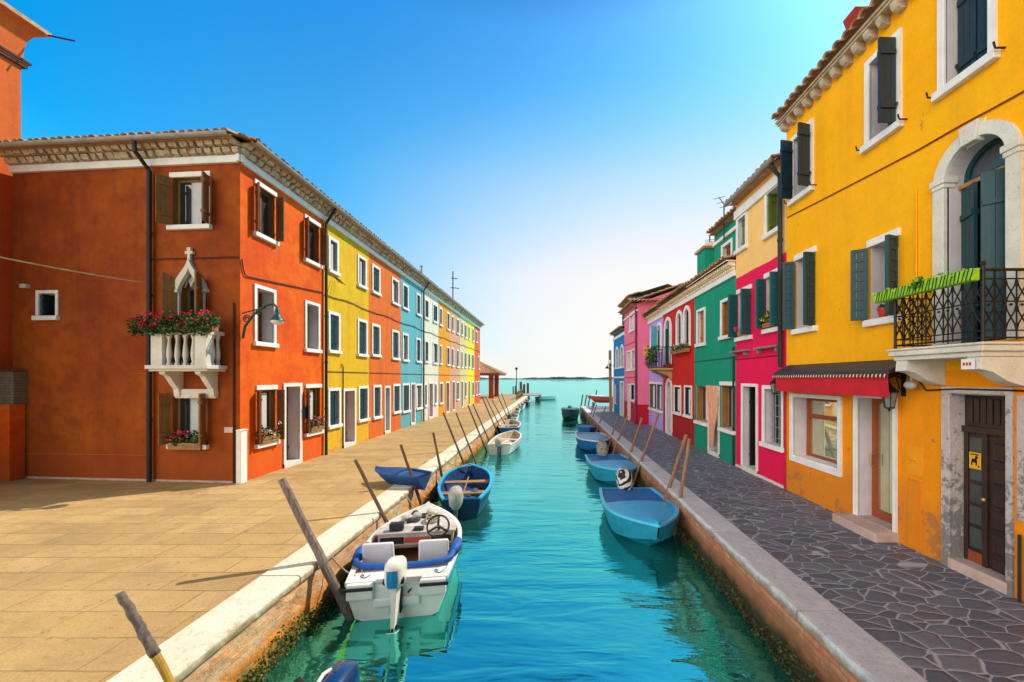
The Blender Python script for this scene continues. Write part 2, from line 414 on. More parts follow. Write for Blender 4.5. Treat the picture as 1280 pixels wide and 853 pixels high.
def shutter_leaf(fr, hu, v0, v1, w, side, ang, mat, parent, d0=.03, arch=False, louvre=False):
    """One board shutter hinged at hu; side +1 closes toward +u; ang in degrees from shut."""
    a = R(ang); du, dd = side*math.cos(a), math.sin(a)
    O = fr(hu, 0, d0); U = fr.U*du+fr.N*dd; N = (fr.N*du*side-fr.U*dd*side)
    L = Fr(O, U, N); mb = MB(); t = .018
    k = 3
    for i in range(k):
        a0, a1 = w*i/k, w*(i+1)/k-.004
        top = (v1, v1)
        if arch:
            def cap(x): return v1-(w-w*math.sqrt(max(0, 1-((w-x)/w)**2)))*.9
            top = (cap(a0), cap(a1))
        mb.prism(L, [(a0, v0), (a1, v0), (a1, top[1]), (a0, top[0])], -t, t)
    hh = v1-v0
    if louvre:
        mb.box(L, 0, .05, v0, v1, -t-.008, t+.008); mb.box(L, w-.05, w, v0, v1, -t-.008, t+.008)
        nl = max(4, int(hh/.16))
        for i in range(nl+1):
            z = v0+(hh-.05)*i/nl; mb.box(L, .05, w-.05, z, z+.05, -t-.012, t+.012)
    else:
        for q in (.16, .80):
            mb.box(L, .012, w-.012, v0+hh*q, v0+hh*q+.07, t, t+.022); mb.box(L, .012, w-.012, v0+hh*q, v0+hh*q+.07, -t-.022, -t)
        mb.box(L, 0, .025, v0+hh*.19, v0+hh*.22, t+.022, t+.035)
    return mb.build('shutter', mat, parent)
def curtain(fr, u0, u1, v0, v1, d, parent, mat=None):
    mb = MB(); n = 14
    rows = []
    for v in (v0, v1):
        rows.append([fr(u0+(u1-u0)*i/n, v, d+.02*math.sin(i*2.1+u0*7)) for i in range(n+1)])
    mb.grid(rows); return mb.build('curtain', mat or CURTAIN, parent, smooth=True)

def W_(box, **k):
    d = dict(frame=.1, sill=True, lintel=False, arch=False, rev=.2, leaf='shut', mat=TEAL, sash=None, shut=None, name='window', fmat=None, outer=True)
    d.update(k); d['box'] = box; return d
def hole_of(w):
    u0, u1, v0, v1 = w['box']; f = w['frame'] if w['outer'] else 0
    return (u0+f, u1-f, (v0+f) if w['name'] == 'window' else max(v0, .02), v1-f)
def make_window(root, fr, w):
    u0, u1, v0, v1 = hole_of(w); f = w['frame']; arch = w['arch']; rev = w['rev']; isdoor = w['name'] == 'door'
    fm = w['fmat'] or WHITE
    inner = path(u0, u1, v0, v1, arch)
    main = None
    if f:
        mb = MB(); outer = path(u0-f, u1+f, v0, v1+f, arch)
        mb.ring(fr, outer, inner, -.01, .035)
        main = mb.build('door' if isdoor else 'window', fm, root, bevel=.006)
    sm = w['sash'] or (OAK if w['leaf'] == 'wood' else w['mat'])
    # joinery in the recess
    back = -rev
    if w['leaf'] in ('glass', 'curtain', 'half', 'dark', 'wood', 'bars'):
        mb = MB(); g = .05
        sp = path(u0+g, u1-g, v0+(0 if isdoor else g), v1-g, arch)
        mb.ring(fr, inner, sp, back-.04, back+.01)
        if not isdoor: mb.box(fr, u0+g, u1-g, v0, v0+g, back-.04, back+.01)
        uc = (u0+u1)/2
        if u1-u0 > .5: mb.box(fr, uc-.025, uc+.025, v0+g, (v1-(u1-u0)/2 if arch else v1-g), back-.035, back+.008)
        if arch: mb.box(fr, u0+g, u1-g, v1-(u1-u0)/2-.03, v1-(u1-u0)/2+.03, back-.036, back+.012)
        s = mb.build('sash' if main else ('door' if isdoor else 'window'), sm, main or root, bevel=.004)
        if main is None: main = s
        mb = MB(); mb.prism(fr, path(u0+.005, u1-.005, v0+.005, v1-.005, arch), back-.03, back-.024)
        mb.build('pane', DARK if w['leaf'] == 'dark' else GLASS, main)
        if w['leaf'] in ('curtain', 'half', 'wood'):
            wd = (u1-u0)
            curtain(fr, u0+wd*.42, u0+wd*.68, v0+.06, v1-.08, back+.03, main)
        if w['leaf'] == 'half':
            shutter_leaf(fr, u0+.012, v0+.01, v1-.01-((u1-u0)*.4 if arch else 0), min(rev-.01, (u1-u0)*.5), 1, 80, w['mat'], main, d0=back+.02)
        if w['leaf'] == 'bars':
            mb = MB(); nb = 5
            for i in range(nb):
                u = u0+(u1-u0)*(i+.5)/nb; mb.tube([fr(u, v0, back+.10), fr(u, v1, back+.10)], .012, 6)
            for i in range(5):
                v = v0+(v1-v0)*(i+.5)/5; mb.tube([fr(u0, v, back+.10), fr(u1, v, back+.10)], .010, 6)
            mb.build('window_bars', simple('grey_iron', (.3,.3,.32), .5, .2, 12, .3), main)
    elif w['leaf'] in ('shut', 'plank'):
        uc = (u0+u1)/2; mm = None
        mb = MB(); mb.box(fr, u0, u1, v0, v1, back-.05, back-.04)
        s = mb.build('door_leaf' if isdoor and main else ('pane' if main else ('door' if isdoor else 'window')), w['mat'] if isdoor else DARK, main or root)
        if main is None: main = s
        vtop = v1-((u1-u0)/2 if arch else 0)
        g = .012
        for a, b, sd in ((u0+g, uc-.004, 1), (u1-g, uc+.004, -1)):
            shutter_leaf(fr, a, v0+.01, vtop-.012, abs(b-a), sd, w.get('ajar', 4), w['mat'], main, d0=back+.0)
        if arch:
            mb = MB(); mb.prism(fr, path(u0+.01, u1-.01, vtop, v1-.01, True)[1:-1], back-.03, back-.01)
            mb.build('fanlight', FANGLASS, main)
    if w['sill'] and not isdoor:
        mb = MB(); e = f+.04 if f else .08
        mb.box(fr, u0-e, u1+e, v0-.11, v0, -.01 if not f else .0, .09)
        mb.build('sill', fm, main, bevel=.008)
    if w['lintel']:
        mb = MB(); mb.box(fr, u0-.05, u1+.05, v1, v1+.12, -.005, .045)
        mb.build('lintel', fm, main, bevel=.008)
    if isdoor:
        mb = MB(); mb.box(fr, u0-f, u1+f, -.02, max(v0, .02)+.10, -rev, .05); mb.build('threshold', STONE, main, bevel=.01)
    if w['shut']:
        al, ar, sm2 = w['shut'][:3]; lv = len(w['shut']) > 3
        wd = (u1-u0)/2*w.get('lw', 1)
        if al is not None: shutter_leaf(fr, u0-.01, v0+.01, v1-.01, wd, 1, al, sm2, main, .045 if not f else .05, w.get('archleaf', False), lv)
        if ar is not None: shutter_leaf(fr, u1+.01, v0+.01, v1-.01, wd, -1, ar, sm2, main, .045 if not f else .05, w.get('archleaf', False), lv)
    return main

def coppi(mb, fr, u0, u1, ve, over, slope, run, rows=None, pitch=.21, seg=5, seed=0, thick=.02):
    """Half-round tiles on a slope that climbs away from the facade."""
    q = random.Random(seed); s, c = math.sin(slope), math.cos(slope)
    L = (run+over)/c; nr = max(1, int(L/.40)); nr = min(nr, rows) if rows else nr
    mb.face([fr(u0, ve, over), fr(u1, ve, over), fr(u1, ve+L*s, over-L*c), fr(u0, ve+L*s, over-L*c)])
    n = max(1, int(round((u1-u0)/pitch))); p = (u1-u0)/n
    for i in range(n):
        uc = u0+p*(i+.5)
        for j in range(nr):
            l0, l1 = j*.40-.03, (j+1)*.40+.03
            if j == 0: l0 += q.uniform(-.03, .02)
            r0, r1 = p*.46, p*.38; h0 = .035+q.uniform(0, .012); h1 = .01
            du = q.uniform(-.01, .01); rowpts = []
            for l, r, h in ((l0, r0, h0), (l1, r1, h1)):
                rowpts.append([fr(uc+du-r*math.cos(math.pi*k/seg), ve+l*s+(h+r*.75*math.sin(math.pi*k/seg))*c, over-l*c+(h+r*.75*math.sin(math.pi*k/seg))*s) for k in range(seg+1)])
            mb.grid(rowpts)
            if j == 0:
                inn = [fr(uc+du-(r0-.016)*math.cos(math.pi*k/seg), ve+l0*s+(h0-.012+(r0-.016)*.75*math.sin(math.pi*k/seg))*c, over-l0*c) for k in range(seg+1)]
                mb.grid([rowpts[0], inn]); mb.grid([inn, [x-fr.N*.3+Vector((0, 0, .3*s/c)) for x in inn]])

def eaves(root, fr, u0, u1, h, over=.38, style='rubble', slope=R(17), run=3.2, rows=3, seed=0, gutter=True, band=.17, side=True):
    q = random.Random(seed+5)
    if band > .01:
        mb = MB(); mb.box(fr, u0, u1, h-.42, h-.42+band, -.01, .07); mb.build('cornice', WHITE, root, bevel=.01)
    mb = MB()
    if style == 'rubble':
        for row, (z, d, sz) in enumerate(((h-.25, .15, .13), (h-.12, .26, .11))):
            u = u0+.02
            while u < u1-.1:
                w = q.uniform(.12, .2)
                a = q.uniform(-.015, .015)
                mb.hexa([fr(u+a, z+q.uniform(0, .03), 0), fr(min(u+w, u1), z+q.uniform(0, .03), 0), fr(min(u+w, u1), z+.01+q.uniform(0, .035), d+q.uniform(-.05, .03)), fr(u, z+.01+q.uniform(0, .035), d+q.uniform(-.05, .03)),
                         fr(u, z+sz, 0), fr(min(u+w, u1), z+sz, 0), fr(min(u+w, u1), z+sz, d+.03), fr(u, z+sz, d+.03)])
                u += w+q.uniform(.03, .08)
        mb.box(fr, u0, u1, h-.25, h+.0, -.01, .05)
    elif style == 'corbel':
        u = u0+.10
        while u < u1-.05:
            mb.prism(Fr(fr(u-.055, 0, 0), fr.N, fr.U), [(0, h-.22), (.07, h-.22), (.13, h-.19), (.165, h-.13), (.17, h-.07), (0, h-.07)], 0, .10+q.uniform(-.01, .015))
            u += .265+q.uniform(-.012, .012)
        mb.box(fr, u0, u1, h-.07, h-.03, -.01, .19); mb.box(fr, u0, u1, h-.03, h+.01, -.01, .23)
    elif style == 'dentil':
        n = int((u1-u0)/.14)
        for z, d in ((h-.23, .08), (h-.1, .2)):
            for i in range(n):
                u = u0+(u1-u0)*(i+.2)/n; mb.box(fr, u, u+.075, z, z+.1, 0, d)
        mb.box(fr, u0, u1, h-.13, h-.1, 0, .13); mb.box(fr, u0, u1, h, h+.03, -.01, .28)
    if mb.f: mb.build('corbels', CORBEL if style != 'dentil' else simple('peach_dentil', (.95,.70,.48), .85, .2, 6), root)
    if gutter:
        mb = MB(); r = .075; gd = over+.05; rows_ = []
        for u in (u0, u1):
            rows_.append([fr(u, h+.05-r*math.sin(math.pi*k/8), gd-r*math.cos(math.pi*k/8)) for k in range(9)])
        mb.grid(rows_); mb.grid([[x+Vector((0, 0, .006)) for x in r_] for r_ in rows_])
        mb.build('gutter', GUTTER, root)
    mb = MB(); coppi(mb, fr, u0+.003, u1-.003, h+.06, over, slope, run, rows, seed=seed)
    s = math.tan(slope); top = h+.06+(run+over)*s
    mb.face([fr(u0+.003, top, -run), fr(u1-.003, top, -run), fr(u1-.003, h-.2, -2*run-.2), fr(u0+.003, h-.2, -2*run-.2)])
    mb.face([fr(u0+.003, h, over-.02), fr(u1-.003, h, over-.02), fr(u1-.003, h, -.02), fr(u0+.003, h, -.02)])
    return mb.build('roof', TILE, root)

def house(label, fr, width, h, depth, mat, wins, eave=None, seed=0, rev=None, z0=-.12, name='terraced_house', gable=True, cat='house', group=None):
    root = thing(name, label, cat, fr(width/2, 0, -depth/2), group)
    mb = MB(); g = .004
    holes = []
    for w in wins:
        u0, u1, v0, v1 = hole_of(w); holes.append((path(u0, u1, v0, v1, w['arch']), w['rev']+.06))
    wall_face(mb, fr, [(g, z0), (width-g, z0), (width-g, h), (g, h)], holes)
    mb.mi = 0
    for u in (g, width-g): mb.face([fr(u, z0, 0), fr(u, h, 0), fr(u, h, -depth), fr(u, z0, -depth)])
    mb.face([fr(g, z0, -depth), fr(width-g, z0, -depth), fr(width-g, h, -depth), fr(g, h, -depth)])
    mb.face([fr(g, h, 0), fr(width-g, h, 0), fr(width-g, h, -depth), fr(g, h, -depth)])
    if gable and eave is not None:
        run = eave.get('run', 3.2); top = h+.02+run*math.tan(eave.get('slope', R(17)))
        for u in (g, width-g): mb.face([fr(u, h, 0), fr(u, top, -run), fr(u, h, -2*run)])
    wo = mb.build('wall', [mat, rev or REVEAL], root)
    for w in wins: make_window(root, fr, w)
    roof = None
    if eave is not None: roof = eaves(root, fr, 0, width, h, seed=seed, **eave)
    return root, roof

def pipe_part(root, pts, r=.045, name='downpipe', mat=None, n=8):
    mb = MB(); mb.tube(pts, r, n)
    for a, b in zip(pts, pts[1:]):
        a, b = Vector(a), Vector(b)
        if (b-a).length > 2 and r > .03:
            k = int((b-a).length/1.6)
            for i in range(1, k+1):
                c = a.lerp(b, i/(k+1)); dr = (b-a).normalized()*.03; mb.tube([c-dr, c+dr], r*1.25, n)
    return mb.build(name, mat or PIPE, root, smooth=False)
def sag(a, b, s=.05, n=10, jit=0):
    a, b = Vector(a), Vector(b)
    return [a.lerp(b, i/n)-Vector((0, 0, s*4*(i/n)*(1-i/n)))+Vector((0, 0, rnd.uniform(-jit, jit))) for i in range(n+1)]

# ---------------------------------------------------------------- plants
def bush(mb, c, rad, n, size, seed=0, mi=(0, 1)):
    q = random.Random(seed); c = Vector(c)
    for i in range(n):
        while True:
            p = Vector((q.uniform(-1, 1), q.uniform(-1, 1), q.uniform(-1, 1)))
            if p.length <= 1: break
        mb.mi = mi[0] if q.random() < .55 else mi[1]
        mb.leaf(c+Vector((p.x*rad[0], p.y*rad[1], p.z*rad[2])), size, q)
    mb.mi = 0
def blooms(mb, c, rad, n, size, seed=0):
    q = random.Random(seed); c = Vector(c)
    for i in range(n):
        p = c+Vector((q.uniform(-1, 1)*rad[0], q.uniform(-1, 1)*rad[1], q.uniform(-1, 1)*rad[2]))
        for k in range(9): mb.leaf(p+Vector((q.uniform(-1, 1), q.uniform(-1, 1), q.uniform(-1, 1)))*size*.6, size*.9, q)
def flower_box(label, fr, u0, u1, v, d, boxmat, flowers, seed=0, dens=1.0, h=.14, box=True, hang=0, group=None, fat=1.0):
    """Window box with geraniums: box, foliage, blossom."""
    root = thing('flower_box', label, 'flower box', fr((u0+u1)/2, v, d), group)
    if box:
        mb = MB(); t = .018
        mb.box(fr, u0, u1, v, v+h, d-.08, d-.08+t); mb.box(fr, u0, u1, v, v+h, d+.08-t, d+.08)
        mb.box(fr, u0, u0+t, v, v+h, d-.062, d+.062); mb.box(fr, u1-t, u1, v, v+h, d-.062, d+.062); mb.box(fr, u0+t, u1-t, v, v+h-.03, d-.062, d+.062)
        mb.box(fr, u0-.01, u1+.01, v+h*.45, v+h*.6, d+.08, d+.095)
        mb.build('planter', boxmat, root)
    mb = MB(); L = u1-u0; k = max(2, int(L/.16))
    q = random.Random(seed)
    for i in range(k):
        u = u0+L*(i+.5)/k; c = fr(u, v+h+q.uniform(.04, .14), d+q.uniform(0, .05))
        bush(mb, c, ((.12+abs(fr.U.x)*.03)*fat, .12*fat, .14*fat), int(60*dens), .07, seed+i)
        if hang: bush(mb, fr(u, v+h*.2, d+.1), (.08, .06, .12), int(30*dens*hang), .06, seed+50+i)
    mb.build('foliage', [GREENLEAF, DARKLEAF], root)
    for j, (fm, n) in enumerate(flowers):
        mb = MB()
        for i in range(n):
            u = q.uniform(u0, u1); c = fr(u, v+h+q.uniform(.0 if hang else .06, .28*fat), d+q.uniform(-.03, .16*fat)); blooms(mb, c, (.03, .03, .03), 1, .045, seed*7+i+j*31)
        mb.build('blossom', fm, root)
    return root
# ---------------------------------------------------------------- setting: land, water, quays
def sheet(name, mat, x0, x1, y0, y1, z):
    mb = MB(); mb.face([(x0, y0, z), (x1, y0, z), (x1, y1, z), (x0, y1, z)])
    return struct(mb.build(name, mat, loc=(x0, y0, z)))
QL, QR = -3.2, 2.7                                  # water-side faces of the two quays
sheet('ground', simple('dark_soil', (.06,.05,.04), .9), -80, 80, -30, -28, -.02)
sheet('campo_paving', flagstones(), -70, -3.64, -25, 63, 0)
sheet('quay_pavement', crazy_paving(), 3.09, 40, -25, 36, 0)
sheet('canal_water', water_mat(), -4500, 4500, -60, 7000, WATER)

def quay(label, face_x, in_x, y0, y1, kerbmat, facemat, weedmat, sgn, seed, weed_to):
    """Coping blocks over a brick face with weed hanging at the tide line. sgn=+1 when the water is at +x."""
    q = random.Random(seed); root = thing('quay_wall', label, 'quay wall', (face_x, (y0+y1)/2, WATER))
    mb = MB(); y = y0
    while y < y1:
        L = q.uniform(1.5, 2.3); e = min(y+L, y1); dz = q.uniform(-.006, .006); dx = q.uniform(-.012, .012)
        xs = sorted((in_x, face_x+sgn*(.05+dx)))
        n = max(2, int((e-y)/.12)); rows = []
        for i in range(n+1):            # a worn arris on the water side
            yy = y+.011+(e-y-.022)*i/n; w = q.uniform(0, .045)**1.0*(q.random()**2); fx = face_x+sgn*(.05+dx-w*.7)
            rows.append([(in_x, yy, -.25), (in_x, yy, .012+dz), (face_x+sgn*.0, yy, .014+dz), (fx-sgn*.018, yy, .010+dz-w*.4), (fx, yy, -.012-w), (fx-sgn*.004, yy, -.085-w*.4), (face_x-sgn*.01, yy, -.115)])
        mb.grid(rows); mb.face(rows[0]); mb.face(rows[-1])
        y = e
    mb.build('coping', kerbmat, root)
    mb = MB(); rows = []; n = int((min(y1, 30)-y0)/.16)
    for i in range(n+1):
        yy = y0+(min(y1, 30)-y0)*i/n; r = []
        for k in range(9):
            z = -.105-k*.115; r.append((face_x+sgn*(q.uniform(-.012, .014)+max(0, k-4)*.022), yy, z))
        rows.append(r)
    if y1 > 30: rows.append([(p[0], y1, p[2]) for p in rows[-1]])
    mb.grid(rows); mb.build('brick_face', facemat, root)
    mb = MB()
    for i in range(11000):
        t = q.random()**1.7; yy = 1.5+t*(weed_to-1.5); k = q.random()
        z = WATER-.03+.34*k*k*(0.6+.5*math.sin(yy*1.7+seed)**2); mb.mi = 0 if q.random() < .6 else 1
        mb.leaf((face_x+sgn*(.05+.07*q.random()-.1*k*0), yy, z), .022+.018*q.random(), q)
    o = mb.build('seaweed', weedmat, root); o['kind'] = 'stuff'
    return root
quay('left quay wall of orange brick under bright white coping stones', QL, -3.65, -20, 62,
     kerbstone('left_coping', (.78,.74,.62), (.64,.58,.45), (.25,.16,.07)),
     brick_face('left_brick', (.80,.33,.12), (.82,.52,.33), (.68,.54,.36), (.84,.28,.025), (.10,.11,.015), -.44, -.60),
     [simple('weed_olive', (.15,.15,.02), .7, .5, 20), simple('weed_dark', (.04,.045,.012), .7, .5, 20)], 1, 3, 16)
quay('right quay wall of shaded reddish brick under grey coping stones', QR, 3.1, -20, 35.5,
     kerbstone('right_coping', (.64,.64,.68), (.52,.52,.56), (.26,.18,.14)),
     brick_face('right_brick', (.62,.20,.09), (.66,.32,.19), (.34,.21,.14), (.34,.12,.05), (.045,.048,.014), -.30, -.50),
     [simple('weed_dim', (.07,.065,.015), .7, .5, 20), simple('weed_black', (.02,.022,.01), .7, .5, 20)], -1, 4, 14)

# far shore: a low wooded island on the lagoon horizon
mb = MB(); q = random.Random(5)
for i in range(900):
    x = q.uniform(-1500, 1500); env = 5.5+2.5*math.sin(x*.004)+2*math.sin(x*.017+1)+1.3*math.sin(x*.06)
    w = q.uniform(9, 26); y = 1650+q.uniform(-20, 20); h = env*q.uniform(.6, 1.15)
    mb.ball((x, y, WATER+h*.35), (w, 12, h*.75), 7, 4)
o = mb.build('treeline', simple('far_trees', (.035,.075,.085), .9, .3, .05, bmp=0)); o['kind'] = 'stuff'
mb = MB(); rows = []
for i in range(61):
    x = -1800+60*i; rows.append([(x, 1640+q.uniform(-6, 6), WATER-.2), (x, 1646, WATER+1.6+q.uniform(0, .6)), (x, 1720, WATER+2), (x, 1725, WATER-.2)])
mb.grid(rows); struct(mb.build('island_terrain', simple('far_land', (.06,.09,.09), .9, .2, .02, bmp=0)))

# ---------------------------------------------------------------- left row
LX = -7.4
def Y(px): return F*LX/(px-CX)
FT, FM, FG = (6.0, 7.25), (3.38, 4.78), (.78, 2.2)
H = 8.05
def LF(px): return Fr((LX, Y(px), 0), (0, 1, 0), (1, 0, 0))
ROW = 'terraced houses along the left quay'
BASEW = (.62,.42,.30)
# --- corner house
fr = LF(300); wid = Y(405)-Y(300)
fc = Fr((-13.5, 10.0, 0), (6.1, -.5, 0), (-.5, -6.1, 0)); cw = math.hypot(6.1, .5)
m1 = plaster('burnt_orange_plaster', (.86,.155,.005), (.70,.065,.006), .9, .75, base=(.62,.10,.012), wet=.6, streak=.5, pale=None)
corner = thing('corner_house', 'burnt orange corner house with gothic balcony facing the open paving', 'house', (-10.5, 11, 0), ROW)
def lbox(fr, px0, px1, fl):
    a, b = fr.u(px0), fr.u(px1); return (a, b, fl[0], fl[1])
OAKSH = timber('ochre_shutter', (.30,.135,.03), (.22,.09,.02))
wA = [W_(lbox(fr, 319, 343, (6.17, 7.37)), frame=0, lintel=True, leaf='dark', mat=BROWN, shut=(130, 100, BROWN), lw=.55, rev=.12),
      W_(lbox(fr, 381, 398.5, (6.12, 7.32)), frame=0, lintel=True, leaf='dark', mat=BROWN, shut=(130, 100, BROWN), lw=.55, rev=.12),
      W_(lbox(fr, 317, 344, (3.34, 4.86)), leaf='half', mat=BROWN, frame=.085, rev=.3),
      W_(lbox(fr, 380.5, 399, (3.32, 4.86)), leaf='half', mat=BROWN, frame=.085, rev=.3),
      W_(lbox(fr, 321, 344, (.84, 2.20)), frame=0, lintel=True, leaf='half', mat=OAK, shut=(130, 100, BROWN), lw=.55, rev=.12),
      W_(lbox(fr, 382, 400, (.84, 2.20)), frame=0, lintel=True, leaf='half', mat=OAK, shut=(130, None, BROWN), lw=.55, rev=.12),
      W_(lbox(fr, 353.5, 376.5, (0.02, 2.36)), name='door', leaf='plank', mat=BROWN, frame=.10, rev=.34)]
gb = fc.box(224.5, 254.5, 343, 462)
wB = [W_(fc.box(216, 262, 223, 283), frame=0, lintel=True, leaf='curtain', mat=OAK, shut=(118, 112, OAKSH), lw=.55, rev=.13),
      W_(fc.box(47, 74, 364, 399), leaf='half', mat=NAVY, frame=.07, rev=.22),
      W_((gb[0], gb[1], 2.86, gb[3]), frame=0, sill=False, arch=True, leaf='curtain', mat=OAK, shut=(128, 108, OAKSH), lw=.85, archleaf=True, rev=.2),
      W_(fc.box(216, 258, 491, 555), frame=0, leaf='curtain', mat=OAK, shut=(112, 108, OAKSH), lw=.5, rev=.13)]
mb = MB()
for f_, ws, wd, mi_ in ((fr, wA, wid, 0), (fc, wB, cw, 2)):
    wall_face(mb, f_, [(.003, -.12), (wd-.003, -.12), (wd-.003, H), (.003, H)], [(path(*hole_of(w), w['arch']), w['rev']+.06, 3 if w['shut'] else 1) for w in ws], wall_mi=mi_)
xb = -14.0
mb.mi = 0
mb.face([(LX, Y(405)-.004, -.1), (LX, Y(405)-.004, H), (xb, Y(405)-.004, H), (xb, Y(405)-.004, -.1)])
mb.face([(xb, Y(405)-.004, -.1), (xb, Y(405)-.004, H), (-13.5, 10, H), (-13.5, 10, -.1)])
mb.face([(LX, 9.5, H-.01), (LX, Y(405), H-.01), (xb, Y(405), H-.01), (-13.5, 10, H-.01)])
m1b = plaster('shaded_orange_plaster', (.43,.092,.006), (.24,.036,.006), .95, .75, base=(.33,.062,.010), wet=.6, streak=.5)  # burnt orange again, with the campo side's shade put into the colour
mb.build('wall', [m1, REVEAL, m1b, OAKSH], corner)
for w in wA: make_window(corner, fr, w)
for w in wB: make_window(corner, fc, w)
eaves(corner, fr, -.12, wid, H, run=.5, rows=2, seed=1)
eaves(corner, fc, 0, cw+.12, H, run=.5, rows=2, seed=2)
mb = MB(); A = Vector((LX+.38, 9.12, H+.05)); B = Vector((LX+.38, Y(405), H+.05)); C = Vector((-13.6, 9.62, H+.05)); D = Vector((-10.6, 12.75, H+1.12)); E = Vector((-10.6, Y(405), H+1.12)); G = Vector((-14, Y(405), H+.05))
mb.face([A, B, E, D]); mb.face([A, D, C]); mb.face([C, D, E, G]); mb.build('roof', TILE, corner)
# balcony, ogee hood, rail and brackets of the gothic window
bal = MB(); bd = .46; fb = Fr(fc.O+fc.N*bd, fc.U, fc.N)
bu0, bu1 = fb.u(190), fb.u(257); bz = 2.80
bal.box(fc, bu0-.10, bu1+.10, bz-.09, bz, -.01, bd+.08); bal.box(fc, bu0-.06, bu1+.06, bz-.14, bz-.09, -.01, bd+.03)
bo = bal.build('balcony', STONE, corner, bevel=.012)
mb = MB(); rt = bz+.80
mb.box(fc, bu0-.03, bu1+.03, rt-.09, rt, bd-.16, bd+.03)
mb.box(fc, bu0-.03, bu0+.11, rt-.09, rt, 0, bd-.16); mb.box(fc, bu1-.11, bu1+.03, rt-.09, rt, 0, bd-.16)
for a, b in ((bu0-.02, bu0+.26), (bu1-.26, bu1+.02)): mb.box(fc, a, b, bz, rt-.09, bd-.14, bd+.01)
mb.build('handrail', STONE, bo, bevel=.008)
pr = [(.05, 0), (.05, .05), (.032, .07), (.055, .22), (.05, .34), (.028, .55), (.034, .62), (.05, .65), (.05, .71)]
for i in range(4):
    mb = MB(); mb.lathe(fc(bu0+.26+(bu1-bu0-.52)*(i+.5)/4, bz, bd-.065), pr, 10); mb.build('baluster', STONE, bo, smooth=True)
for u in (bu1-.04,):
    for d in (.12, .26): 
        mb = MB(); mb.lathe(fc(u, bz, d), pr, 10); mb.build('baluster', STONE, bo, smooth=True)
for u in (bu0+.22, bu1-.22):
    mb = MB(); b2 = Fr(fc(u-.07, 0, 0), fc.N, fc.U)
    mb.prism(b2, [(0, bz-.74), (0, bz-.14), (bd-.02, bz-.14), (bd-.03, bz-.2), (bd-.14, bz-.26), (bd-.2, bz-.36), (.2, bz-.45), (.12, bz-.56), (.1, bz-.74)], 0, .14)
    mb.build('bracket', STONE, bo, bevel=.01)
mb = MB(); mb.box(fc, bu0+.14, bu1-.14, bz-.78, bz-.56, -.01, .07); mb.build('apron_panel', STONE, bo, bevel=.01)
def ogee(hw, top, foot, n=9):
    L = []
    for i in range(n+1):
        t = i/n
        x = -hw*(1-t)**1.0; z = foot+(top-foot)*(.62*math.sin(t*math.pi/2*1.05)**.9+.38*t**5)
        L.append((x, z))
    return L+[(-x, z) for x, z in reversed(L[:-1])]
gc = (gb[0]+gb[1])/2; gz = gb[3]
mb = MB(); ft = gz-.33
out = [(gc-.44, ft-.06)]+[(gc+x, z) for x, z in ogee(.42, gz+.34, ft)]+[(gc+.44, ft-.06)]
inn = [(gc-.27, ft-.06)]+[(gc+x, z) for x, z in ogee(.25, gz+.12, ft)]+[(gc+.27, ft-.06)]
mb.ring(fc, out, inn, -.005, .09)
for s in (-1, 1):
    mb.box(fc, gc+s*.36-.10, gc+s*.36+.10, ft-.13, ft-.05, -.01, .11)
    mb.box(fc, gc+s*.325-.04, gc+s*.325+.04, 2.86, ft-.13, -.01, .05)
mb.box(fc, gc-.035, gc+.035, gz+.30, gz+.46, .01, .08); mb.box(fc, gc-.10, gc+.10, gz+.46, gz+.53, .01, .08); mb.box(fc, gc-.05, gc+.05, gz+.53, gz+.62, .01, .08)
mb.build('ogee_hood', STONE, corner, bevel=.01)
# tracery shading the head of the window
mb = MB(); ang = [(gc-.25+.5*i/12, ft+.02+abs(math.sin(i*math.pi/4))*.16) for i in range(13)]
mb.ring(fc, [(gc-.26+.52*i/12, min(gz+.08, ft+.06+.42*math.sin(math.pi*i/12))) for i in range(13)], ang, -.10, -.06); mb.build('tracery', STONE, corner)
# rainwater pipe, conduits, corner guard, plaque
pu = fc.u(191.5)
pipe_part(corner, [fc(pu, H+.02, .42), fc(pu, H-.25, .40), fc(pu, H-.55, .09), fc(pu, .0, .09)], .048)
pipe_part(corner, [fr(wid-.03, H+.02, .42), fr(wid-.03, H-.5, .09), fr(wid-.03, 0, .09)], .045)
pipe_part(corner, [fc(pu, 5.38, .03)]+[fc(pu+(cw-pu)*i/6, 5.38+.01*(i % 2), .03) for i in range(1, 7)], .014, 'cable', CABLE, 5)
pipe_part(corner, [fr(.02, 5.35, .03), fr(.06, 5.12, .03), fr(.12, 5.0, .03)]+[fr(.2+i*(wid-.3)/5, 4.98+.06*i, .03) for i in range(6)], .016, 'cable', CABLE, 5)
pipe_part(corner, [fc(cw-.14, 4.3, .03), fc(cw-.14, 0.0, .03)], .018, 'conduit', CABLE, 5)
pipe_part(corner, [fc(3.2, 2.62, .012), fc(pu, 2.62, .012)], .008, 'conduit', m1, 4)
pipe_part(corner, [fc(.25, .62, .008), fc(pu, .62, .008)], .012, 'conduit', m1, 4)
mb = MB(); mb.box(fc, .0, cw-.12, -.02, .045, -.01, .012); mb.build('plinth', simple('pale_skirting', (.50,.36,.30), .8), corner)
mb = MB(); mb.box(fr, -.10, .10, 0, 1.25, -.02, .10); mb.box(fr, -.115, .115, 1.25, 1.28, -.02, .115); mb.build('corner_guard', WHITE, corner, bevel=.012)
mb = MB(); mb.box(fc, *fc.box(281, 293, 534, 541), -.005, .02); mb.build('plaque', simple('pink_plaque', (.62,.42,.38), .6), corner, bevel=.004)
